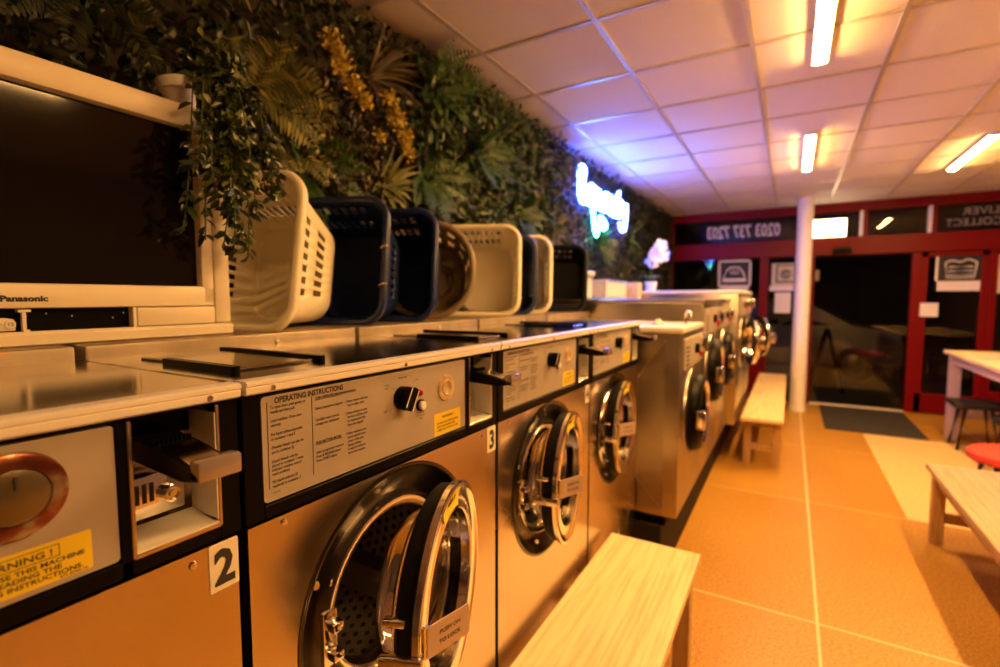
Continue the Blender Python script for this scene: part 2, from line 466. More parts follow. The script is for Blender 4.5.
# basket sign on the leaf
r_ = front_thing('window_sign', 1.55, 1.97, 1.55, 1.97, None, '', '')
ly = YF - .032
r_.location.y = ly + .026
wpoly(r_, 'board', 1.53, 1.95, 1.55, 1.97, 'signblack', ly + .024)
b = B()
for q in ((-.23, .19, 0, .12), (-.23, -.205, 0, .42)): box(b, q[0], q[1], -.007, -.0035, q[2], q[3])
obj('border', b, M['vinyl'], r_)
b = B()
for z in (.19, .24, .29): tube(b, [(-.11 + z * .02, -.006, z), (.12 - z * .02, -.006, z)], .009, 6)
tube(b, [(-.14, -.006, .34), (-.12, -.006, .16), (.13, -.006, .16), (.15, -.006, .34)], .009, 6)
tube(b, smooth_path([(-.14, -.006, .34), (-.08, -.006, .37), (0, -.006, .35), (.07, -.006, .38), (.15, -.006, .34)], 4), .009, 6)
obj('basket_symbol', b, M['vinyl'], r_)
tag(r_, 'black and white window sign with a laundry basket symbol on the red door leaf', 'sign')
r_ = front_thing('door_sign', 1.40, 1.575, 1.23, 1.40, None, '', '')
r_.location.y = ly
wpoly(r_, 'sheet', 1.40, 1.575, 1.23, 1.40, 'paper', ly)
tag(r_, 'small square white notice on the left edge of the red door leaf', 'notice')
r_ = front_thing('window_sign', 2.10, 2.5, 1.5, 1.97, None, '', '')
wpoly(r_, 'board', 2.10, 2.5, 1.52, 1.97, 'vinyl', YF - .004)
tag(r_, 'pale window sign right of the red door leaf, cut by the photo edge', 'sign')
# mirrored lettering on the transom glass
b = B(); text(b, '0203 737 7203', .25, (-.165, YF + .004, 2.345), right=(-1, 0, 0), bold=.02, width=.96)
tag(obj('window_lettering', b, M['vinyl']), 'white phone number lettering on the transom glass, seen in reverse', 'lettering')
b = B(); text(b, '& COLLECT', .125, (2.22, YF + .004, 2.335), right=(-1, 0, 0), bold=.004, width=.62)
text(b, 'DELIVER', .125, (2.25, YF + .004, 2.465), right=(-1, 0, 0), bold=.004, width=.5)
tag(obj('window_lettering', b, M['vinyldim']), 'thin grey lettering in reverse on the transom glass above the right door leaf', 'lettering')
# door sensor, emergency light, door plate
r_ = empty('motion_detector', (.56, YF - .07, 2.09))
b = B(); box(b, -.10, .10, -.06, 0, -.04, .035, .012); obj('casing', b, M['black'], r_, smooth=True)
b = B(); lathe(b, [(0, -.004), (.016, -.002), (.018, .002)], (-.04, -.06, -.005), (0, -1, 0), 14); obj('lens', b, M['clear'], r_, smooth=True)
tag(r_, 'small black motion sensor on the red beam above the doorway', 'sensor')
r_ = empty('emergency_light', (.385, YF - .05, 2.265))
b = B(); box(b, -.215, .215, -.05, .0, 0, .245, .012); obj('casing', b, M['white'], r_, smooth=True)
b = B(); box(b, -.205, .205, -.068, -.05, .008, .237, .006); obj('lit_panel', b, M['exitlit'], r_, smooth=True)
tag(r_, 'glowing white rectangular emergency light on the red beam right of the column', 'light')
b = B(); box(b, .272, .32, YF - .046, YF - .0, 1.70, 1.84, .003)
tag(obj('door_plate', b, M['taupe']), 'small beige plate on the left red post of the doorway', 'plate')  # plain beige plate on the post, no switch
b = B(); box(b, .38, 1.28, 6.52, 7.95, 0.0, .012, .005)
tag(obj('doormat', b, M['mat']), 'charcoal doormat lying on the floor inside the doorway', 'doormat')

# ------------------------------------------------------------------ ceiling lights
def make_light():
    r = empty('ceiling_light')
    b = B(); box(b, -.036, .036, -.6, .6, -.010, 0, .002); box(b, -.036, -.032, -.6, .6, -.017, -.008); box(b, .032, .036, -.6, .6, -.017, -.008); box(b, -.036, .036, -.6, -.594, -.028, -.008); box(b, -.036, .036, .594, .6, -.028, -.008); obj('housing', b, M['housing'], r, smooth=True)
    b = B(); prism(b, [(-.030, -.009), (-.030, -.020), (-.018, -.030), (.018, -.030), (.030, -.020), (.030, -.009)], lambda x, z: (x, -.59, z), (0, 1.18, 0)); obj('diffuser', b, M['lampwarm'], r)
    return r
L0 = make_light()
def dup(root, loc, rz=0., skip=()):
    r = root.copy(); col.objects.link(r); r.location = loc; r.rotation_euler = (0, 0, rz)
    for ch in list(root.children):
        if ch.name.split('.')[0] in skip: continue
        c = ch.copy(); col.objects.link(c); c.parent = r
        for g in ch.children:
            d = g.copy(); col.objects.link(d); d.parent = c
    return r
spots = [((.085, 2.56, H - .006), 'glowing tube light on the ceiling nearest the camera, cut by the top of the photo'),
         ((.085, 5.09, H - .006), 'glowing tube light on the ceiling in line with the white column'),
         ((1.29, 5.79, H - .006), 'glowing tube light on the ceiling furthest to the right, over the table'),
         ((1.29, 3.29, H - .006), 'tube light on the ceiling over the right wooden bench'),
         ((1.29, .76, H - .006), 'tube light on the ceiling opposite the television')]
for k, (p, lb) in enumerate(spots):
    o = L0 if k == 0 else dup(L0, p)
    o.location = p; tag(o, lb, 'ceiling light', 'tube lights on the ceiling')

# ------------------------------------------------------------------ washing machines of the front row
XF = -.66
WD = .698
def ring_pts(cy, cz, r, n, x): return [(x, cy + r * math.cos(2 * PI * k / n), cz + r * math.sin(2 * PI * k / n)) for k in range(n)]

PC, PZ, HY = .325, .885, .552            # porthole centre and door hinge

INSTR = dict(
 c1=[('To open door, push gently on', 1.300), ('handle and then pull', 1.293), ('Load machine. Close door', 1.280), ('securely', 1.273),
     ('Put liquid softener/powder', 1.259), ('in container 1 and 2', 1.252), ('(Powder bleach can also be', 1.239), ('put in container 2)', 1.232),
     ('(Liquid bleach only be', 1.218), ('placed in container 1 when', 1.2115), ('indicator reaches second', 1.205), ('wash position)', 1.1985), ('Put liquid softener (if', 1.187), ('required) in container 3', 1.180)],
 c2=[('COIN OPERATED MACHINE', 1.300), ('Select programme required', 1.283), ('Carefully insert correct', 1.264), ('coinage into mechanism', 1.257), ('PUSH BUTTON MODEL', 1.226),
     ('Select programme required', 1.210), ('Press & RELEASE button', 1.203), ('Press START button', 1.196)],
 c3=[('WARNING:', 1.300), ('1 Never tamper with door', 1.283), ('   lock or safety catch', 1.276), ('2 Never attempt to open', 1.262), ('   the door until the cycle', 1.255), ('   is completed and the', 1.248), ('   drum has stopped', 1.241),
     ('3 Never attempt to use', 1.226), ('   hands until the drum', 1.219), ('   action of the cycle', 1.212), ('   during washing', 1.205), ('   is made to withdraw', 1.198), ('   items from machine', 1.191)])

def machine_body(root, number, instructions):
    # cabinet
    b = B(); box(b, -.51, -.015, 0, .004, .02, 1.331); box(b, -.51, -.015, WD - .004, WD, .02, 1.331); box(b, -.511, -.505, .004, WD - .004, .02, 1.331)
    box(b, -.505, -.02, .004, WD - .004, .10, .106); box(b, -.02, -.015, .004, WD - .004, 1.126, 1.157); obj('cabinet', b, M['blackmatt'], root)
    # lower steel front with a round opening (the dish)
    b = B(); RD = .240; N = 64
    inner = [b.verts.new(p) for p in ring_pts(PC, PZ, RD, N, 0)]
    y0, y1, zb, zt = .004, WD - .006, .10, 1.132
    outer = []
    for k in range(N):
        a = 2 * PI * k / N; dx, dz = math.cos(a), math.sin(a); ts = []
        if dx > 1e-9: ts.append((y1 - PC) / dx)
        if dx < -1e-9: ts.append((y0 - PC) / dx)
        if dz > 1e-9: ts.append((zt - PZ) / dz)
        if dz < -1e-9: ts.append((zb - PZ) / dz)
        t = min(ts); outer.append(b.verts.new((0, PC + dx * t, PZ + dz * t)))
    corners = {}
    for k in range(N):
        k2 = (k + 1) % N; p, q = outer[k].co, outer[k2].co
        cy_ = [c for c in ((y0, zb), (y0, zt), (y1, zb), (y1, zt)) if (abs(p.y - c[0]) < 1e-6 or abs(q.y - c[0]) < 1e-6) and (abs(p.z - c[1]) < 1e-6 or abs(q.z - c[1]) < 1e-6) and not (abs(p.y - q.y) < 1e-6 or abs(p.z - q.z) < 1e-6)]
        if cy_: b.faces.new((inner[k], outer[k], b.verts.new((0, cy_[0][0], cy_[0][1])), outer[k2], inner[k2]))
        else: b.faces.new((inner[k], outer[k], outer[k2], inner[k2]))
    bmesh.ops.recalc_face_normals(b, faces=b.faces)
    if sum(f.normal.x for f in b.faces) < 0: bmesh.ops.reverse_faces(b, faces=b.faces)
    ext = bmesh.ops.extrude_edge_only(b, edges=[e for e in b.edges if e.is_boundary and not all(abs((v.co.y - PC) ** 2 + (v.co.z - PZ) ** 2 - RD ** 2) < 1e-5 for v in e.verts)])
    for v in [g for g in ext['geom'] if isinstance(g, bmesh.types.BMVert)]: v.co.x = -.014
    obj('lower_front', b, M['steel'], root)
    # plinth kick
    b = B(); box(b, -.5, -.03, .004, WD - .004, 0, .10); obj('kick_plate', b, M['plinth'], root)
    # dish
    b = B(); lathe(b, [(.246, .0015), (.241, .003), (.236, .000), (.228, -.010), (.205, -.030), (.186, -.038), (.176, -.038)], (0, PC, PZ), (1, 0, 0), 64)
    obj('dish', b, M['dish'], root, smooth=True, angle=60)
    # porthole ring with clamp screws and latch
    b = B(); lathe(b, [(.182, -.039), (.182, -.014), (.178, -.008), (.171, -.009), (.158, -.016), (.150, -.026), (.147, -.034), (.147, -.058), (.152, -.066)], (0, PC, PZ), (1, 0, 0), 64)
    rg = obj('porthole_ring', b, M['chrome'], root, smooth=True, angle=50)
    for a in (27, 102, 155, 258, 335):
        b = B(); lathe(b, [(0, .005), (.006, .005), (.009, .0), (.009, -.003)], (-.022, PC + .212 * math.cos(math.radians(a)), PZ + .212 * math.sin(math.radians(a))), (1, 0, 0), 12)
        obj('clamp_screw', b, M['chrome'], rg, smooth=True)
    b = B()
    for zz in (.018, -.034): box(b, -.014, .016, PC - .186, PC - .164, PZ + zz - .008, PZ + zz + .008, .003)
    box(b, -.016, -.006, PC - .190, PC - .160, PZ - .06, PZ + .04, .003)
    obj('latch', b, M['chrome'], rg, smooth=True)
    # drum
    b = B(); DB = -.40
    lathe(b, [(.152, -.060), (.235, -.075), (.245, -.10), (.245, DB), (0, DB - .012)], (0, PC, PZ), (1, 0, 0), 48)
    dr = obj('drum', b, M['drum'], root, smooth=True, angle=50)
    b = B()
    for row in range(11):
        h = -.115 - .026 * row; n = 60
        for k in range(n):
            a = 2 * PI * (k + .5 * (row % 2)) / n; rr = .2440
            c = Vector((h, PC + rr * math.cos(a), PZ + rr * math.sin(a))); tg = Vector((0, -math.sin(a), math.cos(a)))
            b.faces.new([b.verts.new(c + Vector((1, 0, 0)) * (.0075 * math.cos(q)) + tg * (.0075 * math.sin(q))) for q in [PI / 3 * j for j in range(6)]])
    for ri in range(1, 11):
        n = 6 * ri
        for k in range(n):
            a = 2 * PI * k / n; rr = .0225 * ri
            c = Vector((DB - .0125 + .012 * (rr / .245) + .0035, PC + rr * math.cos(a), PZ + rr * math.sin(a)))
            b.faces.new([b.verts.new(c + Vector((0, .0065 * math.cos(q), .0065 * math.sin(q)))) for q in [PI / 3 * j for j in range(6)]])
    obj('perforations', b, M['hole'], dr)
    for a in (200, 320, 80):
        b = B(); a = math.radians(a); c, s = math.cos(a), math.sin(a)
        P_ = lambda r, w, x: b.verts.new((x, PC + r * c - w * s, PZ + r * s + w * c))
        q = [P_(.243, -.05, -.11), P_(.243, .05, -.11), P_(.165, .012, -.12), P_(.165, -.012, -.12)]
        q2 = [P_(.243, -.05, -.39), P_(.243, .05, -.39), P_(.165, .012, -.38), P_(.165, -.012, -.38)]
        b.faces.new(q)
        for i in range(4): b.faces.new((q[i], q[(i + 1) % 4], q2[(i + 1) % 4], q2[i]))
        obj('drum_lifter', b, M['drum'], dr)
    # black control fascia: frame around panel and recess
    b = B()
    FB, FT = 1.137, 1.330
    for q in ((0, .030, FB, FT), (.553, .566, FB, FT), (.669, WD, FB, FT), (.03, .669, FB, 1.157), (.03, .669, 1.322, FT)):
        box(b, -.02, .002, q[0], q[1], q[2], q[3], .0015, 1)
    obj('fascia', b, M['black'], root)
    # control panel
    b = B(); prism(b, [(p[0] + .2925, p[1] + 1.2400) for p in rrect(.523, .160, .006, 3)], lambda y, z: (-.012, y, z), (.012, 0, 0))
    cp = obj('control_panel', b, M['panel'], root)
    bt = B()
    if instructions:
        text(bt, 'OPERATING INSTRUCTIONS', .0125, (.0006, .052, 1.3075), bold=.03, width=.132)
        for c, yy, s in (('c1', .045, .0062), ('c2', .125, .0062), ('c3', .188, .0060)):
            for ln, zz in INSTR[c]:
                bo = .034 if ln.isupper() else .024
                text(bt, ln, s, (.0006, yy, zz), bold=bo, sx=.82)
        for yy, za, zb_ in ((.0395, 1.180, 1.311), (.1185, 1.178, 1.307)): box(bt, .0003, .0006, yy, yy + .0009, za, zb_)
        for za in (1.2985, 1.2245): box(bt, .0003, .0006, .125, .180, za, za + .0007)
        text(bt, '438.917401', .003, (.0006, .045, 1.171), bold=.01)
        text(bt, 'Normal wash', .0055, (.0006, .335, 1.3055), bold=.015, align='C', sx=.85)
        for s, yy, zz in (('Hot', .375, 1.295), ('Warm', .285, 1.296), ('wash', .285, 1.290), ('Cold', .280, 1.246), ('Rinse', .368, 1.249)):
            text(bt, s, .0055, (.0006, yy, zz), bold=.012, sx=.85)
        for i, s in enumerate(('Indicator light', 'press start and', 'release')): text(bt, s, .005, (.0006, .390, 1.2245 - .0062 * i), bold=.012, align='C', sx=.8)
        tube(bt, [(.0006, .366, 1.292), (.0006, .373, 1.296)], .0004, 4); tube(bt, [(.0006, .300, 1.291), (.0006, .311, 1.287)], .0004, 4); tube(bt, [(.0006, .295, 1.247), (.0006, .305, 1.251)], .0004, 4)
        obj('lettering', bt, M['ink'], cp)
        b = B(); b2 = [(-.021, -.009), (.021, -.009), (.021, .009), (-.021, .009)]
        # selector knob: skirt and a turned bar
        lathe(b, [(.0235, 0), (.0235, .006), (.021, .010), (0, .010)], (0, .332, 1.2665), (1, 0, 0), 28)
        ca, sa = math.cos(math.radians(62)), math.sin(math.radians(62))
        prism(b, [(.332 + (p[0] * ca - p[1] * sa), 1.2665 + (p[0] * sa + p[1] * ca)) for p in rrect(.048, .026, .011, 4)], lambda y, z: (.009, y, z), (.020, 0, 0))
        kn = obj('selector_knob', b, M['black'], root, smooth=True)
        b = B()
        for w in (-.0105, .0105):
            prism(b, [(.332 + (p[0] * ca - (p[1] + w) * sa), 1.2665 + (p[0] * sa + (p[1] + w) * ca)) for p in rrect(.042, .0022, .001, 1)], lambda y, z: (.0285, y, z), (.001, 0, 0))
        obj('knob_line', b, M['white'], kn)
        b = B(); lathe(b, [(.0068, 0), (.0068, .002), (.0058, .008), (.003, .0115), (0, .012)], (0, .383, 1.2685), (1, 0, 0), 20); obj('indicator_lamp', b, M['red_lamp'], root, smooth=True)
        b = B(); lathe(b, [(.0125, 0), (.0125, .004), (.0100, .0055), (.0098, .004), (0, .004)], (0, .388, 1.2415), (1, 0, 0), 24); bt2 = obj('button_collar', b, M['black'], root, smooth=True)
        b = B(); lathe(b, [(.0088, .003), (.0088, .010), (.007, .0115), (0, .012)], (0, .388, 1.2415), (1, 0, 0), 24); obj('push_button', b, M['white'], bt2, smooth=True)
        # small round timer window with worn brass ring
        b = B(); lathe(b, [(.029, 0), (.0285, .003), (.023, .0045), (.018, .0035), (.0172, .006), (.0145, .006), (.0140, .001), (0, .001)], (0, .478, 1.2645), (1, 0, 0), 36); obj('timer_ring', b, M['gold'], root, smooth=True, angle=50)
        yl = (.435, .533, 1.162, 1.2105)
    else:
        # wide dial with a copper ring and clear cover
        b = B(); lathe(b, [(.044, 0), (.043, .006), (.036, .009), (.029, .0085), (.028, .004)], (0, .466, 1.268), (1, 0, 0), 44)
        dl = obj('dial_ring', b, M['copper'], root, smooth=True, angle=50)
        b = B(); lathe(b, [(.028, .003), (.0275, .009), (.020, .012), (0, .013)], (0, .466, 1.268), (1, 0, 0), 40); obj('dial_cover', b, M['dialc'], dl, smooth=True)
        b = B(); box(b, .0135, .0150, .4645, .4675, 1.277, 1.290); obj('dial_mark', b, M['ink'], dl)
        yl = (.300, .527, 1.166, 1.2095)
    b = B(); prism(b, [(p[0] + (yl[0] + yl[1]) / 2, p[1] + (yl[2] + yl[3]) / 2) for p in rrect(yl[1] - yl[0], yl[3] - yl[2], .0015, 2)], lambda y, z: (0, y, z), (.0006, 0, 0))
    st = obj('warning_sticker', b, M['yellow'], root)
    b = B()
    if instructions:
        text(b, 'WARNING !', .008, (.0012, (yl[0] + yl[1]) / 2, 1.198), bold=.02, align='C')
        for i, s in enumerate(('DO NOT USE THIS MACHINE', 'BEFORE READING THE', 'OPERATING INSTRUCTIONS.')): text(b, s, .0062, (.0012, yl[0] + .009, 1.186 - .0078 * i), bold=.02, width=.078 if i != 1 else .065)
    else:
        text(b, 'WARNING !', .0098, (.0012, .462, 1.1955), bold=.02, align='C', width=.062)
        for q in ((.425, .499, 1.1925, 1.1931), (.425, .499, 1.2050, 1.2056), (.425, .4256, 1.1925, 1.2056), (.4984, .499, 1.1925, 1.2056)): box(b, .0008, .0012, *q)
        for i, (s, e) in enumerate((('DO NOT USE THIS MACHINE', .520), ('BEFORE READING THE', .500), ('OPERATING INSTRUCTIONS.', .518))):
            text(b, s, .0068, (.0012, e, 1.1855 - .0070 * i), bold=.022, align='R', sx=1.25)
        text(b, '471 0740-16', .0040, (.0012, .522, 1.1672), bold=.015, align='R', sx=1.2)
    obj('sticker_lettering', b, M['ink'], st)
    # coin recess: open chrome box
    b = B(); yA, yB, zA, zB, dp = .566, .669, 1.157, 1.322, -.085
    v = lambda x, y, z: b.verts.new((x, y, z))
    for q in (((0, yA, zA), (0, yB, zA), (dp, yB, zA + .012), (dp, yA, zA + .012)), ((0, yA, zB), (dp, yA, zB), (dp, yB, zB), (0, yB, zB)),
              ((0, yA, zA), (dp, yA, zA), (dp, yA, zB), (0, yA, zB)), ((0, yB, zA), (0, yB, zB), (dp, yB, zB), (dp, yB, zA)), ((dp, yA, zA), (dp, yB, zA), (dp, yB, zB), (dp, yA, zB))):
        b.faces.new([v(*p) for p in q])
    for q in ((yA - .002, yA + .003, zA, zB), (yB - .003, yB + .002, zA, zB), (yA, yB, zA - .002, zA + .004)): box(b, -.004, .005, *q, .001, 1)
    rc = obj('coin_recess', b, M['steel'], root)
    b = B(); prism(b, [(.004, zA + .003), (-.06, zA + .010), (-.06, zA + .013), (.004, zA + .006)], lambda x, z: (x, yA + .003, z), (0, yB - yA - .006, 0)); box(b, -.06, .004, yB - .0045, yB - .003, zA + .01, zB - .01); obj('recess_lining', b, M['alu'], rc)
    b = B(); box(b, -.082, -.050, yA + .003, yB - .018, zA + .022, 1.236, .003); cb = obj('cash_box', b, M['chrome'], root, smooth=True)
    b = B(); lathe(b, [(.0135, 0), (.0135, .008), (.011, .010), (.0085, .010), (.008, .006), (.005, .006), (.004, .010), (0, .010)], (-.050, .632, 1.205), (1, 0, 0), 24); obj('lock', b, M['chrome'], cb, smooth=True, angle=40)
    b = B()
    for k in range(5): box(b, -.050, -.0485, yA + .008 + .0085 * k, yA + .0125 + .0085 * k, 1.20, 1.225)
    obj('vent_slot', b, M['ink'], cb)
    # coin slide: black chute, coin tray, clear end
    b = B(); box(b, -.080, -.044, yA + .004, yB - .012, 1.285, 1.318, .002)
    for k in range(3): lathe(b, [(0, .003), (.0032, .002), (.0036, 0)], (-.044, yA + .02 + .028 * k, 1.302), (1, 0, 0), 8)
    prism(b, [(-.060, 1.262), (.070, 1.256), (.105, 1.262), (.105, 1.268), (.020, 1.284), (-.060, 1.292)], lambda x, z: (x, .588, z), (0, .050, 0))
    for k in range(9): box(b, .0, .006, .590 + .0052 * k, .5925 + .0052 * k, 1.284, 1.292)
    cs = obj('coin_slide', b, M['black'], root)
    b = B(); prism(b, [(.018, 1.2860), (.080, 1.2735), (.080, 1.2750), (.018, 1.2875)], lambda x, z: (x, .594, z), (0, .038, 0)); obj('coin_tray', b, M['chrome'], cs)
    b = B(); box(b, .088, .108, .588, .638, 1.260, 1.284, .003); obj('slide_end', b, M['slideend'], cs, smooth=True)
    # top, trim and screws
    b = B(); box(b, -.51, -.004, 0, WD, 1.331, 1.346, .002); obj('top_panel', b, M['steel_top'], root)
    b = B()
    prism(b, [(-.012, 1.3485), (.011, 1.3485), (.0155, 1.346), (.0155, 1.3415), (.0125, 1.3395), (.0135, 1.338), (.0135, 1.3305), (.0105, 1.328), (-.012, 1.328)], lambda x, z: (x, .001, z), (0, WD - .002, 0))
    tr = obj('front_trim', b, M['alu'], root)
    for yy in (.042, .33, .655):
        b = B(); lathe(b, [(0, .0028), (.0018, .0028), (.002, .0016), (.0038, .0016), (.0042, 0)], (.0135, yy, 1.3345), (1, 0, 0), 10); obj('trim_screw', b, M['chrome'], tr, smooth=True)
    # dispenser lid
    b = B(); box(b, -.42, -.11, .060, .222, 1.346, 1.351, .002); ld = obj('dispenser_lid', b, M['steel_top'], root)
    b = B()
    for yy, xa, xb in ((.052, -.315, -.095), (.222, -.43, -.098)): prism(b, [(p[0] + (xa + xb) / 2, p[1] + yy + .003) for p in rrect(xb - xa, .015, .005, 2)], lambda x, y: (x, y, 1.346), (0, 0, .010))
    obj('lid_rail', b, M['black'], ld)
    # raised rear housing
    b = B(); box(b, -.93, -.512, .006, WD - .002, .02, 1.3725, .006); rh = obj('rear_housing', b, M['housing_tan'], root, smooth=True)
    b = B(); lathe(b, [(0, .003), (.0045, .003), (.0055, 0)], (-.512, .42, 1.352), (1, 0, 0), 10); obj('housing_screw', b, M['white'], rh, smooth=True)
    screws(root, [(0.0, .062, 1.121), (0.0, .632, 1.116), (.0, .102, .20), (0, .62, .20)])
    if number:
        b = B(); prism(b, [(p[0] + .672, p[1] + 1.098) for p in rrect(.040, .066, .002, 2)], lambda y, z: (0, y, z), (.0012, 0, 0)); np_ = obj('number_plate', b, M['plate'], root)
        b = B(); text(b, number, .066, (.0018, .672, 1.075), align='C', bold=.035, sx=.86); obj('numeral', b, M['ink'], np_)

def machine_door(root, deg):
    """door swung on its right hinge; built closed about the hinge axis"""
    dr = empty('door_pivot_tmp'); bpy.data.objects.remove(dr)
    R_ = .207; t = math.radians(deg)
    hx, hy = .022, HY
    def place(v):      # closed door: centre at (hx, hy-R_) facing +x
        dx, dy = v[0], v[1]
        return Vector((hx + dx * math.cos(t) - (dy) * math.sin(t), hy + dx * math.sin(t) + dy * math.cos(t), v[2]))
    Rot = Matrix.Rotation(t, 4, 'Z'); T = Matrix.Translation((hx, hy, 0)) @ Rot
    def fin(name, bm, m, par, **k):
        bmesh.ops.transform(bm, matrix=T, verts=bm.verts); return obj(name, bm, m, par, **k)
    c = (0, -R_, PZ + .005)
    b = B(); lathe(b, [(.150, -.014), (.150, .006), (.153, .009), (.158, .008), (.170, .006), (.184, .0075), (.194, .011), (.1985, .0135), (.2035, .0135), (.207, .011), (.2075, .001), (.203, -.004)], c, (1, 0, 0), 72, close=True)
    d = fin('door', b, M['chrome'], root, smooth=True, angle=40)
    b = B(); lathe(b, [(.199, -.002), (.199, -.028), (.190, -.036), (.168, -.034), (.166, -.004)], c, (1, 0, 0), 56, close=True); fin('gasket', b, M['rubber'], d, smooth=True)
    b = B(); lathe(b, [(.152, .004), (.150, -.03), (.143, -.075), (.125, -.098), (.09, -.112), (0, -.118)], c, (1, 0, 0), 56); fin('glass_bowl', b, M['bowl'], d, smooth=True, angle=70)
    b = B(); lathe(b, [(.168, -.034), (.162, -.046), (.150, -.058), (.147, -.040), (.160, -.032)], c, (1, 0, 0), 56, close=True); fin('bowl_ring', b, M['chrome'], d, smooth=True)
    # arrow sticker at the top of the rim
    b = B(); A0 = math.radians(97); n = 8; vs = []
    for i in range(n + 1):
        a = math.radians(74 + 34 * i / n)
        vs.append([b.verts.new((xx, -R_ + rr * math.cos(a), PZ + .005 + rr * math.sin(a))) for rr, xx in ((.158, .0095), (.171, .0078), (.184, .0092), (.1955, .0135))])
    for s, q in zip(vs, vs[1:]):
        for j in range(3): b.faces.new((s[j], s[j + 1], q[j + 1], q[j]))
    stk = fin('door_sticker', b, M['yellow'], d)
    b = B(); P2 = lambda a, rr: (.0105 + (.004 if rr > .187 else 0), -R_ + rr * math.cos(math.radians(a)), PZ + .005 + rr * math.sin(math.radians(a)))
    for q in ([(100, .178), (100, .186), (90, .186), (90, .178)], [(90, .192), (90, .172), (83, .182)]): b.faces.new([b.verts.new(P2(*p)) for p in q])
    fin('arrow', b, M['ink'], stk)
    # catch levers, and the flap handle flaring out from the free edge with its printed plate
    b = B(); box(b, -.05, -.012, -2 * R_ + .002, -2 * R_ + .018, PZ + .055, PZ + .067, .003); h = fin('catch', b, M['chrome'], d, smooth=True)
    b = B(); box(b, -.055, .020, -2 * R_ - .008, -2 * R_ + .012, PZ - .012, PZ + .012, .004); fin('catch', b, M['chrome'], d, smooth=True)
    fl = math.radians(33); ux, uy = math.sin(fl), math.cos(fl)
    HP = lambda u, z, o=0.: Vector((.024 + u * ux + o * uy, -2 * R_ - .004 + u * uy - o * ux, z))
    zA, zB_ = PZ + .014, PZ + .066
    b = B(); prism(b, [(p[0] + .006, p[1] + (zA + zB_) / 2) for p in rrect(.016, zB_ - zA, .003, 2)], lambda u, z: HP(u, z, -.006), HP(0, 0, .007) - HP(0, 0, 0)); fin('handle', b, M['chrome'], d, smooth=True)
    b = B(); prism(b, [(p[0] + .048, p[1] + (zA + zB_) / 2) for p in rrect(.088, zB_ - zA, .004, 2)], lambda u, z: HP(u, z, 0), HP(0, 0, .0025) - HP(0, 0, 0))
    lp = fin('label_plate', b, M['pink'], d)
    b = B()
    for i, t_ in enumerate(('PUSH ON', 'TO LOCK')): text(b, t_, .0105, HP(.050, (zA + zB_) / 2 + .004 - .016 * i, .0031), right=(ux, uy, 0), align='C', bold=.012)
    fin('label_lettering', b, M['ink'], lp)
    for dz in (-.07, .07):
        b = B(); lathe(b, [(0, -.018), (.008, -.018), (.008, .018), (0, .018)], (0, .004, PZ + dz), (0, 0, 1), 12); box(b, -.02, .006, -.03, .006, PZ + dz - .012, PZ + dz + .012, .002)
        fin('hinge', b, M['chrome'], d, smooth=True)
    return d

rows = [(-.301, '2', False, 3, 'steel coin washer with number 2 plate and round copper dial, below the television'),
        (.403, '3', True, 20, 'steel coin washer with number 3 plate and open porthole door, nearest complete one'),
        (1.107, '4', True, 10, 'steel coin washer with number 4 plate, between the number 3 washer and the row end'),
        (1.811, None, True, 4, 'last low steel coin washer of the front row, touching the taller satin steel machine')]
for y0, num, ins, deg, lb in rows:
    r_ = empty('washing_machine', (XF, y0, 0)); machine_body(r_, num, ins); machine_door(r_, deg)
    tag(r_, lb, 'washing machine', 'front row of coin washing machines')

# ------------------------------------------------------------------ tall machines along the plinth
b = B(); box(b, -1.62, -.53, 2.512, 6.35, 0, .30, .004)
tag(obj('machine_plinth', b, M['plinth']), 'dark low plinth under the tall steel machines', 'plinth')

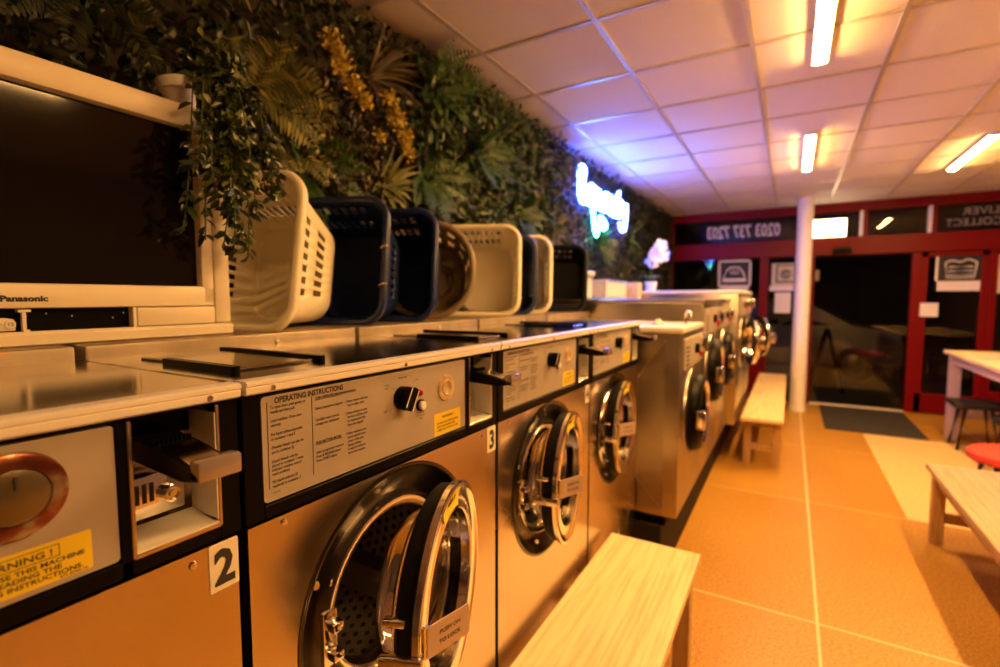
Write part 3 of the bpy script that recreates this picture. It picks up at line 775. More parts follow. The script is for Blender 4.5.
def tall_machine(y0, y1, xf, xb, zt, deg, label, name='tall_washer', pz=.87, R_=.2, lid=True, crease=True, rail=False):
    root = empty(name, (xf, y0, .30)); w = y1 - y0 - .006; h = zt - .30; D = xb - xf
    b = B(); box(b, D, 0, 0, w, .05, h - .03, .006); obj('cabinet', b, M['steel_side'], root, smooth=True)
    b = B(); box(b, D + .02, -.06, .01, w - .01, 0, .05); obj('base', b, M['blackmatt'], root)
    b = B(); box(b, D, .012, -.004, w + .002, h - .03, h, .008); obj('top_lid', b, M['alu'] if lid else M['steel_side'], root, smooth=True)
    # pressed side panel: a shallow hipped crease
    if crease:
        b = B(); z0, z1, x0, x1 = .085, h - .068, -.337, -.073
        a = [b.verts.new(p) for p in ((x0, -.001, z0), (x1, -.001, z0), (x1, -.001, z1), (x0, -.001, z1))]
        xm = (x0 + x1) / 2; q = [b.verts.new((xm, -.010, z0 + .155)), b.verts.new((xm, -.010, z1 - .19))]
        for f in ((a[0], a[1], q[0]), (a[1], a[2], q[1], q[0]), (a[2], a[3], q[1]), (a[3], a[0], q[0], q[1])): b.faces.new(f)
        for e in ((a[0], q[0]), (a[1], q[0]), (a[2], q[1]), (a[3], q[1]), (q[0], q[1])): tube(b, [e[0].co + Vector((0, -.004, 0)), e[1].co + Vector((0, -.004, 0))], .006, 8)
        sp = obj('side_panel', b, M['steel_side'], root)
    cy, cz = w * .5, pz - .30
    b = B(); lathe(b, [(R_ + .045, 0.001), (R_ + .04, .012), (R_ + .01, .016), (R_, .012)], (0, cy, cz), (1, 0, 0), 40); obj('door_surround', b, M['steel_side'], root, smooth=True, angle=50)
    b = B(); lathe(b, [(R_ - .02, .013), (R_ - .03, .004), (0, .003)], (0, cy, cz), (1, 0, 0), 32); obj('drum_opening', b, M['hole'], root)
    # door, hinged at the far side
    t = math.radians(deg); T = Matrix.Translation((.03, cy + R_, 0)) @ Matrix.Rotation(t, 4, 'Z'); c = (0, -R_, cz)
    b = B(); lathe(b, [(R_ - .055, -.01), (R_ - .055, .03), (R_ - .03, .045), (R_ - .005, .035), (R_ + .008, .015), (R_ + .008, -.012)], c, (1, 0, 0), 48, close=True)
    bmesh.ops.transform(b, matrix=T, verts=b.verts); d = obj('door', b, M['chrome'] if deg else M['black'], root, smooth=True, angle=50)
    b = B(); lathe(b, [(R_ - .052, .032), (R_ - .040, .043), (R_ - .028, .047), (R_ - .034, .038)], c, (1, 0, 0), 40, close=True)
    bmesh.ops.transform(b, matrix=T, verts=b.verts); obj('door_ring', b, M['chrome'], d, smooth=True, angle=50)
    b = B(); lathe(b, [(R_ + .012, -.012), (R_ + .012, -.002), (R_ - .02, -.002), (R_ - .02, -.018), (R_ + .005, -.018)], c, (1, 0, 0), 40, close=True)
    bmesh.ops.transform(b, matrix=T, verts=b.verts); obj('gasket', b, M['rubber'], d, smooth=True)
    b = B(); lathe(b, [(R_ - .054, .02), (R_ - .06, -.03), (R_ - .09, -.07), (0, -.085)], c, (1, 0, 0), 40)
    bmesh.ops.transform(b, matrix=T, verts=b.verts); obj('glass_bowl', b, M['bowl'], d, smooth=True)
    b = B(); box(b, .03, .075, -2 * R_ - .012, -2 * R_ + .03, cz - .05, cz + .05, .008)
    bmesh.ops.transform(b, matrix=T, verts=b.verts); obj('handle', b, M['chrome'], d, smooth=True)
    # control area
    b = B(); box(b, 0, .014, .05, w - .04, h - .22, h - .06, .004); cp = obj('control_panel', b, M['panel'], root)
    b = B()
    for k in range(5): box(b, .0140, .0152, .07, .17, h - .20 + .022 * k, h - .19 + .022 * k)
    obj('panel_lettering', b, M['ink'], cp)
    b = B(); lathe(b, [(.028, 0), (.026, .02), (0, .022)], (.014, w * .55, h - .13), (1, 0, 0), 20); obj('selector_knob', b, M['black'], root, smooth=True)
    b = B(); lathe(b, [(.018, 0), (.016, .016), (0, .018)], (.014, w * .78, h - .17), (1, 0, 0), 16); obj('stop_button', b, M['red_lamp'], root, smooth=True)
    b = B(); box(b, 0, .05, w - .16, w - .06, h - .17, h - .08, .006); obj('coin_box', b, M['chrome'], root, smooth=True)
    if rail:
        b = B(); box(b, 0, .03, .08, w - .08, .06, .12, .005); obj('badge', b, M['white'], root, smooth=True)
        b = B(); text(b, 'LAUNDRY', .05, (.0305, w / 2, .073), align='C', bold=.02, width=w * .6); bpy.data.objects['badge'] if 0 else None; b.free()
    tag(root, label, 'washing machine', 'tall steel machines along the plinth')
    return root
A_ = tall_machine(2.525, 3.19, -.457, -1.165, 1.318, 0, 'satin steel machine next to the front row, with creased side and flat pale lid', pz=.84)
Bm = tall_machine(3.195, 3.94, -.457, -1.50, 1.456, 0, 'tall satin steel machine directly behind the lower one with the creased side', pz=.98, crease=False, lid=False)
Bn = tall_machine(3.945, 4.69, -.457, -1.50, 1.456, 0, 'second tall satin steel machine, in the middle of the tall row', pz=.98, crease=False, lid=False)
Cm = tall_machine(4.70, 5.45, -.385, -1.50, 1.53, 15, 'tallest steel machine standing proud of its row, beside the near end of the far bench', pz=1.06, crease=False)
Cn = tall_machine(5.455, 6.20, -.385, -1.50, 1.53, 25, 'farthest tall steel machine with an open door, nearest the red shopfront', pz=1.06, crease=False)
b = B(); box(b, -1.60, -1.17, 2.515, 3.19, .30, 1.3725, .006)
tag(obj('metal_cabinet', b, M['housing_tan'], smooth=True), 'tan metal cabinet behind the pale lid, carrying the last dark basket', 'cabinet')
# chrome hook and small knob on the low machine's lid
b = B(); tube(b, smooth_path([(-.51, 2.95, 1.318), (-.51, 2.95, 1.365), (-.505, 2.94, 1.385), (-.49, 2.92, 1.388), (-.478, 2.905, 1.37), (-.475, 2.90, 1.35)], 5), .007, 8)
tag(obj('chrome_hook', b, M['chrome'], smooth=True), 'small bent chrome hook standing on the pale lid of the low steel machine', 'hook')
b = B(); lathe(b, [(.035, 0), (.035, .012), (.02, .016), (.016, .03), (0, .032)], (-.62, 2.75, 1.318), (0, 0, 1), 20)
tag(obj('metal_puck', b, M['alu'], smooth=True), 'small round metal cap on the pale lid of the low steel machine', 'cap')

# ------------------------------------------------------------------ television
TVX = -1.23
tv = empty('television', (TVX, .32, 1.3725), math.radians(.6))
# local frame: x out of the screen, y along the width, z up; width +-.42
W2, TH = .420, .545
def yz(bm, y0, y1, z0, z1, x0, x1, bev=.004): box(bm, x0, x1, y0, y1, z0, z1, bev)
b = B()                                                     # bezel frame around screen
yz(b, -W2, W2, .490, TH, -.05, .0, .010)
yz(b, -W2, -.335, .09, .50, -.05, 0, .006); yz(b, .3495, .379, .075, .50, -.05, 0, .006)
yz(b, -W2, .379, .0725, .120, -.05, 0, .006)
cas = obj('front_casing', b, M['tv'], tv, smooth=True)
b = B(); yz(b, .3805, W2, .030, .50, -.05, -.001, .006); obj('side_strip', b, M['tv'], cas, smooth=True)
b = B(); yz(b, .208, .379, .0300, .0712, -.05, -.001, .004); obj('flap', b, M['tv'], tv, smooth=True)
b = B(); yz(b, -W2, .207, .0285, .0735, -.05, -.022, .002); rec = obj('socket_recess', b, M['black'], tv)
b = B()
for (yy, zz) in ((.03, .058), (.10, .056), (.17, .05), (.19, .06), (.06, .062)): lathe(b, [(0, .001), (.0012, .001), (.0015, 0)], (-.022, yy, zz), (1, 0, 0), 6)
obj('recess_mark', b, M['white'], rec)
b = B(); yz(b, .200, .207, .026, .072, -.024, -.002, .001); obj('flap_stop', b, M['tv'], tv)
b = B(); prism(b, [(-.20, .031), (.012, .031), (.014, .045), (.010, .0525), (.0, .0550), (-.20, .055)], lambda y, z: (-.021, y, z), (.006, 0, 0)); sp = obj('socket_plate', b, M['tvlip'], tv)
for yy in (-.012, .004 - .0, -.034):
    b = B(); lathe(b, [(.0072, 0), (.0072, .006), (.0048, .006), (.0046, .001), (.0022, .001), (.0020, .007), (0, .007)], (-.015, yy, .043), (1, 0, 0), 18); obj('socket', b, M['alu'], sp, smooth=True, angle=40)
b = B(); yz(b, .020, .026, .028, .066, -.016, -.006, .001); yz(b, .014, .033, .0655, .0705, -.02, -.004, .001); yz(b, .019, .029, .024, .0325, -.012, .0, .001); obj('flap_hinge', b, M['tvlip'], tv)
b = B(); prism(b, [(-.06, 0), (-.002, 0), (.004, .004), (.005, .022), (.0, .0285), (-.06, .0285)], lambda x, z: (x, -W2, z), (0, 2 * W2, 0)); obj('base_lip', b, M['tvlip'], tv, smooth=True)
b = B(); prism(b, rrect(.703, .398, .006, 3), lambda y, z: (-.040, y + .0075, z + .304), (.018, 0, 0)); obj('screen', b, M['screen'], tv)
b = B(); text(b, 'Panasonic', .0150, (.0006, -.0105, .0860), bold=.05, width=.068); obj('logo_lettering', b, M['inkblue'], tv)
b = B(); a0 = [b.verts.new(p) for p in ((-.05, -W2 + .01, .02), (-.05, W2 - .01, .02), (-.05, W2 - .01, TH - .008), (-.05, -W2 + .01, TH - .008))]
a1 = [b.verts.new(p) for p in ((-.20, -W2 + .05, .02), (-.20, W2 - .05, .02), (-.20, W2 - .05, TH - .05), (-.20, -W2 + .05, TH - .05))]
a2 = [b.verts.new(p) for p in ((-.36, -.22, .04), (-.36, .22, .04), (-.36, .22, TH - .16), (-.36, -.22, TH - .16))]
for s, t in ((a0, a1), (a1, a2)):
    for i in range(4): b.faces.new((s[i], s[(i + 1) % 4], t[(i + 1) % 4], t[i]))
b.faces.new(a0); b.faces.new(a2[::-1]); obj('rear_housing', b, M['tv'], tv)
tag(tv, 'wide cream tube television with dark screen standing above the number 2 washer', 'television')
# grey moulded dish at the left edge of the photo
r_ = empty('plastic_dish', (-.80, .085, 1.3465))
b = B(); prism(b, rrect(.10, .085, .03, 6), lambda x, y: (x, y, 0), (0, 0, .006))
for (s0, h0), (s1, h1) in (((.86, .0), (1.0, .018)), ((1.0, .018), (.97, .030)), ((.97, .030), (.82, .036))):
    A = [b.verts.new((x * s0, y * s0, h0)) for x, y in rrect(.13, .105, .035, 6)]; C = [b.verts.new((x * s1, y * s1, h1)) for x, y in rrect(.13, .105, .035, 6)]
    for i in range(len(A)): b.faces.new((A[i], A[(i + 1) % len(A)], C[(i + 1) % len(A)], C[i]))
b.faces.new([b.verts.new((x * .82, y * .82, .036)) for x, y in rrect(.13, .105, .035, 6)])
obj('shell', b, M['panel'], r_, smooth=True, angle=40)
b = B(); prism(b, rrect(.06, .035, .012, 4), lambda x, y: (x, y - .01, .0362), (0, 0, .0008)); obj('slot', b, M['black'], r_)
tag(r_, 'grey rounded plastic dish lying on the number 2 washer top, cut by the photo edge', 'dish')

# ------------------------------------------------------------------ laundry baskets
def make_basket(name, m, w=.42, h=.41, d=.27, taper=.085, corner=.07, nh=7, oval=False, ties=False, label='', loc=(0, 0, 0), phi=30, handle=True):
    """lying on its side; local y = from the opening to the base, z up, origin at the right-hand bottom of the rim"""
    root = empty(name, loc, math.radians(phi))
    ca = 7
    def loop(f):
        ww, hh = w - 2 * taper * .5 * f, h - 2 * taper * .5 * f
        r = min(corner, ww / 2 - .005) if not oval else min(ww, hh) * .48
        out = []
        sides = [((ww / 2, -hh / 2 + r), (ww / 2, hh / 2 - r)), ((ww / 2 - r, hh / 2), (-ww / 2 + r, hh / 2)), ((-ww / 2, hh / 2 - r), (-ww / 2, -hh / 2 + r)), ((-ww / 2 + r, -hh / 2), (ww / 2 - r, -hh / 2))]
        cents = [(ww / 2 - r, hh / 2 - r, 0), (-ww / 2 + r, hh / 2 - r, 90), (-ww / 2 + r, -hh / 2 + r, 180), (ww / 2 - r, -hh / 2 + r, 270)]
        for s, c in zip(sides, cents):
            n = 2 * nh + 1
            ts = [0]
            for i in range(n): ts.append(ts[-1] + (.42 if i % 2 == 0 else .58))
            ts = [t / ts[-1] for t in ts]
            for t in ts[:-1]: out.append((s[0][0] + (s[1][0] - s[0][0]) * t, s[0][1] + (s[1][1] - s[0][1]) * t))
            for i in range(ca):
                a = math.radians(c[2] + 90 * i / ca); out.append((c[0] + r * math.cos(a), c[1] + r * math.sin(a)))
        return out
    fr = [0, .13, .30, .50, .70, .93, .98, 1.0]
    b = B(); rings = []
    for f in fr:
        L = loop(min(f, .95) if f < .97 else f); 
        if f == 1.0: L = [(x * .96, z * .96) for x, z in L]
        rings.append([b.verts.new((x, f * d, z)) for x, z in L])
    n = len(rings[0]); per = 2 * nh + 1 + ca
    for i, (s, t) in enumerate(zip(rings, rings[1:])):
        for k in range(n):
            q = k % per
            if oval:
                hole = i in (1, 3) and (k % 2 == 1)
            else: hole = i in (1, 3) and q < 2 * nh + 1 and q % 2 == 1
            if hole: continue
            b.faces.new((s[k], s[(k + 1) % n], t[(k + 1) % n], t[k]))
    b.faces.new(rings[-1])
    if oval:   # pressed oval in the base
        pass
    tilt = math.atan(taper * .5 / d)
    Rm = Matrix.Translation((-w / 2, 0, 0)) @ Matrix.Translation((0, 0, .014)) @ Matrix.Rotation(-tilt, 4, 'X') @ Matrix.Translation((0, 0, h / 2))
    bmesh.ops.transform(b, matrix=Rm, verts=b.verts)
    bd = obj('body', b, m, root, smooth=True, angle=40)
    sol = bd.modifiers.new('wall', 'SOLIDIFY'); sol.thickness = .0035; sol.offset = 0
    b = B(); L = loop(0); n = len(L)
    prof = [(-.004, -.010), (.010, -.014), (.020, -.010), (.023, .002), (.019, .012), (.008, .016), (-.003, .010)]
    rr = []
    cx = 0
    for k in range(n):
        x, z = L[k]; xa, za = L[k - 1]; xb_, zb_ = L[(k + 1) % n]
        tx, tz = xb_ - xa, zb_ - za; ln = math.hypot(tx, tz) or 1; nx, nz = tz / ln, -tx / ln
        rr.append([b.verts.new((x + nx * p[0], -p[1] + .006, z + nz * p[0])) for p in prof])
    for k in range(n):
        s, t = rr[k], rr[(k + 1) % n]
        for j in range(len(prof)): b.faces.new((s[j], s[(j + 1) % len(prof)], t[(j + 1) % len(prof)], t[j]))
    bmesh.ops.transform(b, matrix=Rm, verts=b.verts)
    obj('rim', b, m, root, smooth=True, angle=60)
    if handle:
        b = B(); prism(b, [(p[0], p[1]) for p in rrect(.022, .13, .01, 3)], lambda y, z: (w / 2 + .004, y + .022, z), (.012, 0, 0))
        bmesh.ops.transform(b, matrix=Rm, verts=b.verts); obj('handle_grip', b, m, root, smooth=True)
    if oval:
        b = B(); pl = rrect(w * .5, h * .38, .06, 6)
        tube(b, [(x, d - .006, z) for x, z in pl], .006, 6, closed=True)
        pl = rrect(w * .36, h * .26, .04, 6); tube(b, [(x, d - .006, z) for x, z in pl], .004, 6, closed=True)
        bmesh.ops.transform(b, matrix=Rm, verts=b.verts); obj('base_rib', b, m, root, smooth=True)
    if ties:
        for z in (.045, -.085):
            b = B(); c = [(w / 2 + .0075 + .0135 * math.cos(a), .001 + .0165 * math.sin(a), z + .004 * math.cos(a)) for a in np.linspace(0, 2 * PI, 14, endpoint=False)]
            tube(b, c, .0022, 6, closed=True); bmesh.ops.transform(b, matrix=Rm, verts=b.verts); obj('cable_tie', b, M['tie'], root, smooth=True)
    tag(root, label, 'laundry basket', 'laundry baskets lying in a row on the washers')
    return root
ZL = 1.374
make_basket('laundry_basket', M['white_basket'], loc=(-1.185, .865, ZL), phi=18, label='ivory laundry basket on its side nearest the television', w=.40, h=.43, d=.29, taper=.11, handle=False)
make_basket('laundry_basket', M['navy'], loc=(-1.19, 1.22, ZL), phi=21, ties=True, label='navy laundry basket with two tan cable ties, behind the nearest ivory basket', taper=.09, h=.415)
make_basket('laundry_basket', M['navy'], loc=(-1.19, 1.49, ZL), phi=22, label='second navy laundry basket, between the one with cable ties and the taupe oval one', taper=.09, h=.415)
make_basket('laundry_basket', M['taupe'], loc=(-1.20, 1.78, ZL), phi=30, oval=True, nh=3, label='taupe laundry basket with a rounded opening, third basket from the far ivory pair', w=.38, h=.41, d=.22, handle=False)
make_basket('laundry_basket', M['white_basket'], loc=(-1.195, 2.19, ZL), phi=24, label='ivory laundry basket with two rows of slots, right after the taupe oval one', h=.44, nh=7)
make_basket('laundry_basket', M['navy'], loc=(-1.195, 2.38, ZL), phi=24, label='navy laundry basket wedged between the two far ivory baskets', h=.41)
make_basket('laundry_basket', M['white_basket'], loc=(-1.195, 2.57, ZL), phi=22, label='narrow looking ivory laundry basket just before the black one', h=.425)
make_basket('laundry_basket', M['green_black'], loc=(-1.18, 3.09, ZL), phi=16, label='black laundry basket at the far end of the basket row', h=.42, d=.25, handle=False)

# ------------------------------------------------------------------ benches
def make_bench(name, x0, x1, y0, y1, h, label, m='wood', inset=.10, lab_group='pine benches'):
    root = empty(name, ((x0 + x1) / 2, (y0 + y1) / 2, 0)); w, L = (x1 - x0) / 2, (y1 - y0) / 2
    b = B(); box(b, -w, w, -L, L, h - .032, h, .003); obj('seat', b, M[m], root)
    for sx in (-1, 1):
        for sy in (-1, 1):
            b = B(); cx, cy = sx * (w - .045), sy * (L - inset); box(b, cx - .03, cx + .03, cy - .03, cy + .03, 0, h - .032, .003); obj('leg', b, M['woodleg'], root)
    for sy in (-1, 1):
        for za, zb in ((.13, .19), (h - .10, h - .034)):
            b = B(); box(b, -w + .07, w - .07, sy * (L - inset) - .014, sy * (L - inset) + .014, za, zb, .002); obj('crossbar', b, M['woodleg'], root)
    for sx in (-1, 1):
        b = B(); box(b, sx * (w - .045) - .012, sx * (w - .045) + .012, -L + inset + .03, L - inset - .03, h - .10, h - .034, .002); obj('side_rail', b, M['woodleg'], root)
    tag(root, label, 'bench', lab_group)
make_bench('wooden_bench', -.632, -.272, .25, 2.03, .45, 'pale pine bench standing close against the front washers')
make_bench('wooden_bench', -.335, -.015, 4.66, 7.6, .44, 'long pine bench beside the tall machines, leading to the column', 'wood', .16)
make_bench('wooden_bench', .755, 1.135, 2.0, 3.90, .45, 'honey pine bench at the right edge of the floor', 'wood2', .11)

# ------------------------------------------------------------------ table and stools at right
r_ = empty('high_table', (1.9, 5.40, 0))
b = B(); box(b, -.50, .50, -1.40, 1.40, .885, .92, .004); obj('tabletop', b, M['wood'], r_)
b = B()
for q in ((-.46, -.43, -1.35, 1.35), (.43, .46, -1.35, 1.35)): box(b, *q, .80, .885)
for q in ((-.46, .46, -1.35, -1.32), (-.46, .46, 1.32, 1.35)): box(b, *q, .80, .885)
obj('apron', b, M['mauve'], r_)
for sx in (-1, 1):
    for sy in (-1, 1):
        b = B(); box(b, sx * .42 - .045, sx * .42 + .045, sy * 1.31 - .045, sy * 1.31 + .045, 0, .885, .004); obj('leg', b, M['mauve'], r_)
for sy in (-1, 1):
    b = B(); box(b, -.37, .37, sy * 1.31 - .02, sy * 1.31 + .02, .24, .32, .003); obj('foot_rail', b, M['mauve'], r_)
tag(r_, 'tall pale wooden table with painted legs at the right edge near the shopfront', 'table')
b = B(); box(b, -.15, .15, -.1, .1, 0, .004, .001)
o = tag(obj('magazine', b, M['mauve'], loc=(1.60, 6.0, .921)), 'flat pale magazine lying on the edge of the tall table', 'magazine'); o.rotation_euler[2] = .3

def make_stool(loc, seatm, legm, h, rad, label, back=False, rz=0, square=False):
    root = empty('stool' if not back else 'chair', loc, rz)
    b = B()
    if square: box(b, -rad, rad, -rad, rad, h - .05, h, .018, 3)
    else: lathe(b, [(0, h - .07), (rad * .9, h - .07), (rad, h - .05), (rad, h - .018), (rad * .9, h), (rad * .5, h + .006), (0, h + .008)], (0, 0, 0), (0, 0, 1), 32)
    obj('seat', b, seatm, root, smooth=True)
    for a in (45, 135, 225, 315):
        c, s = math.cos(math.radians(a)), math.sin(math.radians(a))
        b = B(); tube(b, [(c * rad * 1.1, s * rad * 1.1, 0), (c * rad * .7, s * rad * .7, h - .06)], [.014, .02], 8); obj('leg', b, legm, root, smooth=True)
    if back:
        b = B(); n = 10; vs = []
        for i in range(n + 1):
            a = math.radians(-60 + 120 * i / n)
            vs.append([b.verts.new((rr * math.cos(a), rr * math.sin(a), z)) for rr, z in ((rad, h - .02), (rad * 1.12, h + .18), (rad * 1.16, h + .2), (rad * 1.10, h + .02))])
        for s, t in zip(vs, vs[1:]):
            for j in range(4): b.faces.new((s[j], s[(j + 1) % 4], t[(j + 1) % 4], t[j]))
        b.faces.new(vs[0]); b.faces.new(vs[-1][::-1]); obj('backrest', b, seatm, root, smooth=True)
    tag(root, label, 'stool' if not back else 'chair')
    return root
make_stool((1.58, 6.40, 0), M['cushionblack'], M['darkwood'], .46, .19, 'black square stool under the far end of the tall table', square=True)
make_stool((1.70, 5.62, 0), M['cushionblack'], M['darkwood'], .47, .20, 'black round stool between the square one and the red cushioned one')
make_stool((2.08, 6.15, 0), M['wood2'], M['woodleg'], .50, .20, 'wooden stool behind the black ones, under the tall table', square=True)
make_stool((1.33, 4.48, 0), M['redseat'], M['darkwood'], .44, .25, 'low stool with a red cushion beyond the right bench')

# ------------------------------------------------------------------ leaves
def leaf_verts(base, d, nrm, L, W, fold=.25, droop=.15):
    """arrays of N leaves: 7 vertices, 6 faces each"""
    d = d / np.linalg.norm(d, axis=1, keepdims=True)
    s = np.cross(d, nrm); s /= np.linalg.norm(s, axis=1, keepdims=True) + 1e-9
    n2 = np.cross(s, d)
    L = L[:, None]; W = W[:, None]
    P = [base, base + d * L * .3 - s * W * .42 + n2 * W * fold * .8, base + d * L * .3 + s * W * .42 + n2 * W * fold * .8,
         base + d * L * .65 - s * W * .40 - n2 * L * droop * .3 + n2 * W * fold * .7, base + d * L * .65 + s * W * .40 - n2 * L * droop * .3 + n2 * W * fold * .7,
         base + d * L * .5 - n2 * L * droop * .1, base + d * L - n2 * L * droop]
    V = np.stack(P, 1).reshape(-1, 3)
    F = np.array([(0, 5, 1), (0, 2, 5), (1, 5, 3), (5, 2, 4), (3, 5, 6), (5, 4, 6)])
    N = len(base)
    faces = (F[None] + 7 * np.arange(N)[:, None, None]).reshape(-1, 3)
    return V, faces

def mesh_np(name, V, F, material, parent=None):
    me = bpy.data.meshes.new(name)
    me.vertices.add(len(V)); me.vertices.foreach_set('co', np.asarray(V, np.float32).ravel())
    n = len(F); me.loops.add(3 * n); me.loops.foreach_set('vertex_index', F.astype(np.int32).ravel())
    me.polygons.add(n); me.polygons.foreach_set('loop_start', np.arange(0, 3 * n, 3, dtype=np.int32))
    me.polygons.foreach_set('use_smooth', np.ones(n, bool))
    me.update(calc_edges=True); me.materials.append(material)
    o = bpy.data.objects.new(name, me); col.objects.link(o)
    if parent: o.parent = parent
    return o

XW = -1.66
def carpet(name, y0, y1, z0, z1, n, Lr, Wr, material, depth=.08, label='', mask=None):
    y = rng.uniform(y0, y1, n); z = rng.uniform(z0, z1, n)
    if mask is not None:
        k = mask(y, z); y, z = y[k], z[k]; n = len(y)
    x = XW + rng.uniform(0, depth, n) * np.where((z < 1.84) & (y < 3.4), .15, 1) + np.where((z < 1.84) & (y < 3.4), .0, .03) * np.sin(y * 5.1 + 1.3 * np.sin(z * 4)) * np.cos(z * 6.3)
    d = np.stack([rng.uniform(.1, .8, n), rng.normal(0, .7, n), rng.normal(-.15, .7, n)], 1)
    nr = np.stack([np.ones(n), rng.normal(0, .5, n), rng.normal(.5, .5, n)], 1)
    L = rng.uniform(*Lr, n) * np.where((z < 1.84) & (y < 3.4), .7, 1); W = rng.uniform(*Wr, n)
    V, F = leaf_verts(np.stack([x, y, z], 1), d, nr, L, W)
    V[:, 2] = np.minimum(V[:, 2], H - .012); V[:, 0] = np.maximum(V[:, 0], XL + .005)
    o = mesh_np(name, V, F, material)
    tag(o, label, 'foliage', kind='stuff')
    return o
blob = lambda cy, cz, ry, rz: (lambda y, z: ((y - cy) / ry) ** 2 + ((z - cz) / rz) ** 2 + .35 * np.sin(y * 23) * np.sin(z * 19) < 1)
carpet('wall_foliage', -.5, 7.9, 1.25, 2.675, 30000, (.025, .06), (.014, .032), M['leaf_dimmed'], .10, 'dense mixed artificial greenery covering the whole left wall')
carpet('wall_foliage', 1.9, 4.2, 1.55, 2.70, 5000, (.03, .07), (.014, .03), M['leaf_mid'], .13, 'brighter green leafy stretch of the left wall above the far baskets', blob(2.7, 2.2, 1.0, .62))
carpet('wall_foliage', 1.1, 1.9, 1.85, 2.55, 3000, (.015, .035), (.012, .022), M['leaf_brown'], .13, 'russet small-leaved patch of the left wall between the mustard blossoms', blob(1.45, 2.12, .33, .26))
carpet('wall_foliage', 3.0, 5.6, 1.6, 2.6, 1800, (.04, .09), (.012, .03), M['leaf_pinkish'], .13, 'dry pinkish leafy patch of the left wall near the neon sign', blob(3.55, 2.15, .45, .5))

def frond_plant(name, c, nf, L, label, material, up=.2, spread=1.0, pinnate=True, group='fern clumps in the green wall', LW=.22, seed=0):
    """arching fronds from one crown on the wall"""
    rs = np.random.default_rng(seed); bases, ds, ns, Ls, Ws = [], [], [], [], []
    for k in range(nf):
        a = rs.uniform(0, 2 * PI)
        d0 = np.array([rs.uniform(.35, .9), math.cos(a) * spread, math.sin(a) * spread * .8 + up]); d0 /= np.linalg.norm(d0)
        Lf = L * rs.uniform(.7, 1.15); p = np.array(c, float); d = d0.copy(); st = 14
        for i in range(st):
            d = d + np.array([0, 0, -.07]); d /= np.linalg.norm(d); p = p + d * Lf / st
            t = (i + 1) / st
            s = np.cross(d, [1, .05, .1]); s /= np.linalg.norm(s)
            wl = L * LW * math.sin(PI * min(1, t * .85 + .13)) + .004
            for sg in (-1, 1):
                bases.append(p.copy()); ds.append(s * sg + d * .55); ns.append(np.cross(s, d) if np.cross(s, d)[0] > 0 else -np.cross(s, d)); Ls.append(wl * rs.uniform(.85, 1.1)); Ws.append(max(.005, Lf / st * .8))
    V, F = leaf_verts(np.array(bases), np.array(ds), np.array(ns), np.array(Ls), np.array(Ws), .1, .12)
    V = V.copy(); V[:, 0] = np.maximum(V[:, 0], XW + .005)
    o = mesh_np(name, V, F, material); tag(o, label, 'plant', group); return o

def strap_plant(name, c, nf, L, W, label, material, up=.3, group='strap-leaved plants in the green wall', seed=0, aim=None):
    rs = np.random.default_rng(seed); V = []; F = []
    for k in range(nf):
        a = rs.uniform(0, 2 * PI) if aim is None else math.radians(rs.normal(aim, 45))
        d = np.array([rs.uniform(.25, .8), math.cos(a), math.sin(a) + up]); d /= np.linalg.norm(d)
        p = np.array(c, float) + rs.normal(0, .01, 3); st = 7; Lf = L * rs.uniform(.65, 1.1); i0 = len(V)
        for i in range(st + 1):
            t = i / st; s = np.cross(d, [1, 0, .2]); s /= np.linalg.norm(s); w = W * (.35 + .65 * math.sin(PI * min(1, .15 + t * .8))) * (1 - t ** 3)
            q = np.array([.25 * w, 0, .0])
            V += [p - s * w / 2 + q, p.copy(), p + s * w / 2 + q]
            d = d + np.array([0, 0, -.11]); d /= np.linalg.norm(d); p = p + d * Lf / st
        for i in range(st):
            for j in range(2):
                a0 = i0 + 3 * i + j; F += [(a0, a0 + 1, a0 + 4), (a0, a0 + 4, a0 + 3)]
    V = np.array(V); V[:, 0] = np.maximum(V[:, 0], XW + .005)
    o = mesh_np(name, V, np.array(F), material); tag(o, label, 'plant', group); return o

XP = -1.60
frond_plant('fern', (XP, 1.27, 1.93), 16, .24, 'green fern just above the nearest ivory basket', M['leaf_fern'], seed=1)
frond_plant('fern', (XP, 2.03, 2.52), 18, .26, 'green fern high on the wall, right of the mustard blossoms', M['leaf_fern'], seed=2)
frond_plant('fern', (XP, 1.97, 2.06), 18, .26, 'green fern above the gap between navy and taupe baskets', M['leaf_fern'], seed=3)
frond_plant('fern', (XP, 2.45, 2.30), 18, .26, 'green fern above the far ivory basket, left of the pinkish leaves', M['leaf_fern'], seed=4)
frond_plant('fern', (XP, 2.95, 2.02), 16, .24, 'green fern low on the wall above the black basket', M['leaf_fern'], seed=5)
frond_plant('fern', (XP, .60, 2.22), 14, .22, 'shade-darkened green fern right above the television top', M['leaf_dimmed'], seed=6)
frond_plant('fern', (XP, .20, 2.35), 14, .22, 'shade-darkened green fern at the upper left corner of the photo', M['leaf_dimmed'], seed=7)
frond_plant('fern', (XP, 6.3, 2.0), 18, .3, 'dark fern behind the white orchid', M['leaf_dimmed'], seed=8)
frond_plant('fern', (XP, 4.55, 1.95), 16, .26, 'fern hanging below the neon sign', M['leaf_fern'], seed=9)
frond_plant('leafy_spray', (XP + .02, 1.05, 2.16), 9, .25, 'olive gold spray of broad leaves beside the hanging vine', M['leaf_olive'], seed=10, LW=.36, group='olive sprays in the green wall')
frond_plant('leafy_spray', (XP + .02, 1.16, 2.02), 7, .20, 'small olive gold spray above the fern over the ivory basket', M['leaf_olive'], seed=13, LW=.3, group='olive sprays in the green wall')
strap_plant('leafy_plant', (XP, .94, 2.22), 8, .11, .035, 'upright pale olive plant with five broad leaves above the vine', M['leaf_olive'], up=.9, seed=11, group='olive sprays in the green wall')
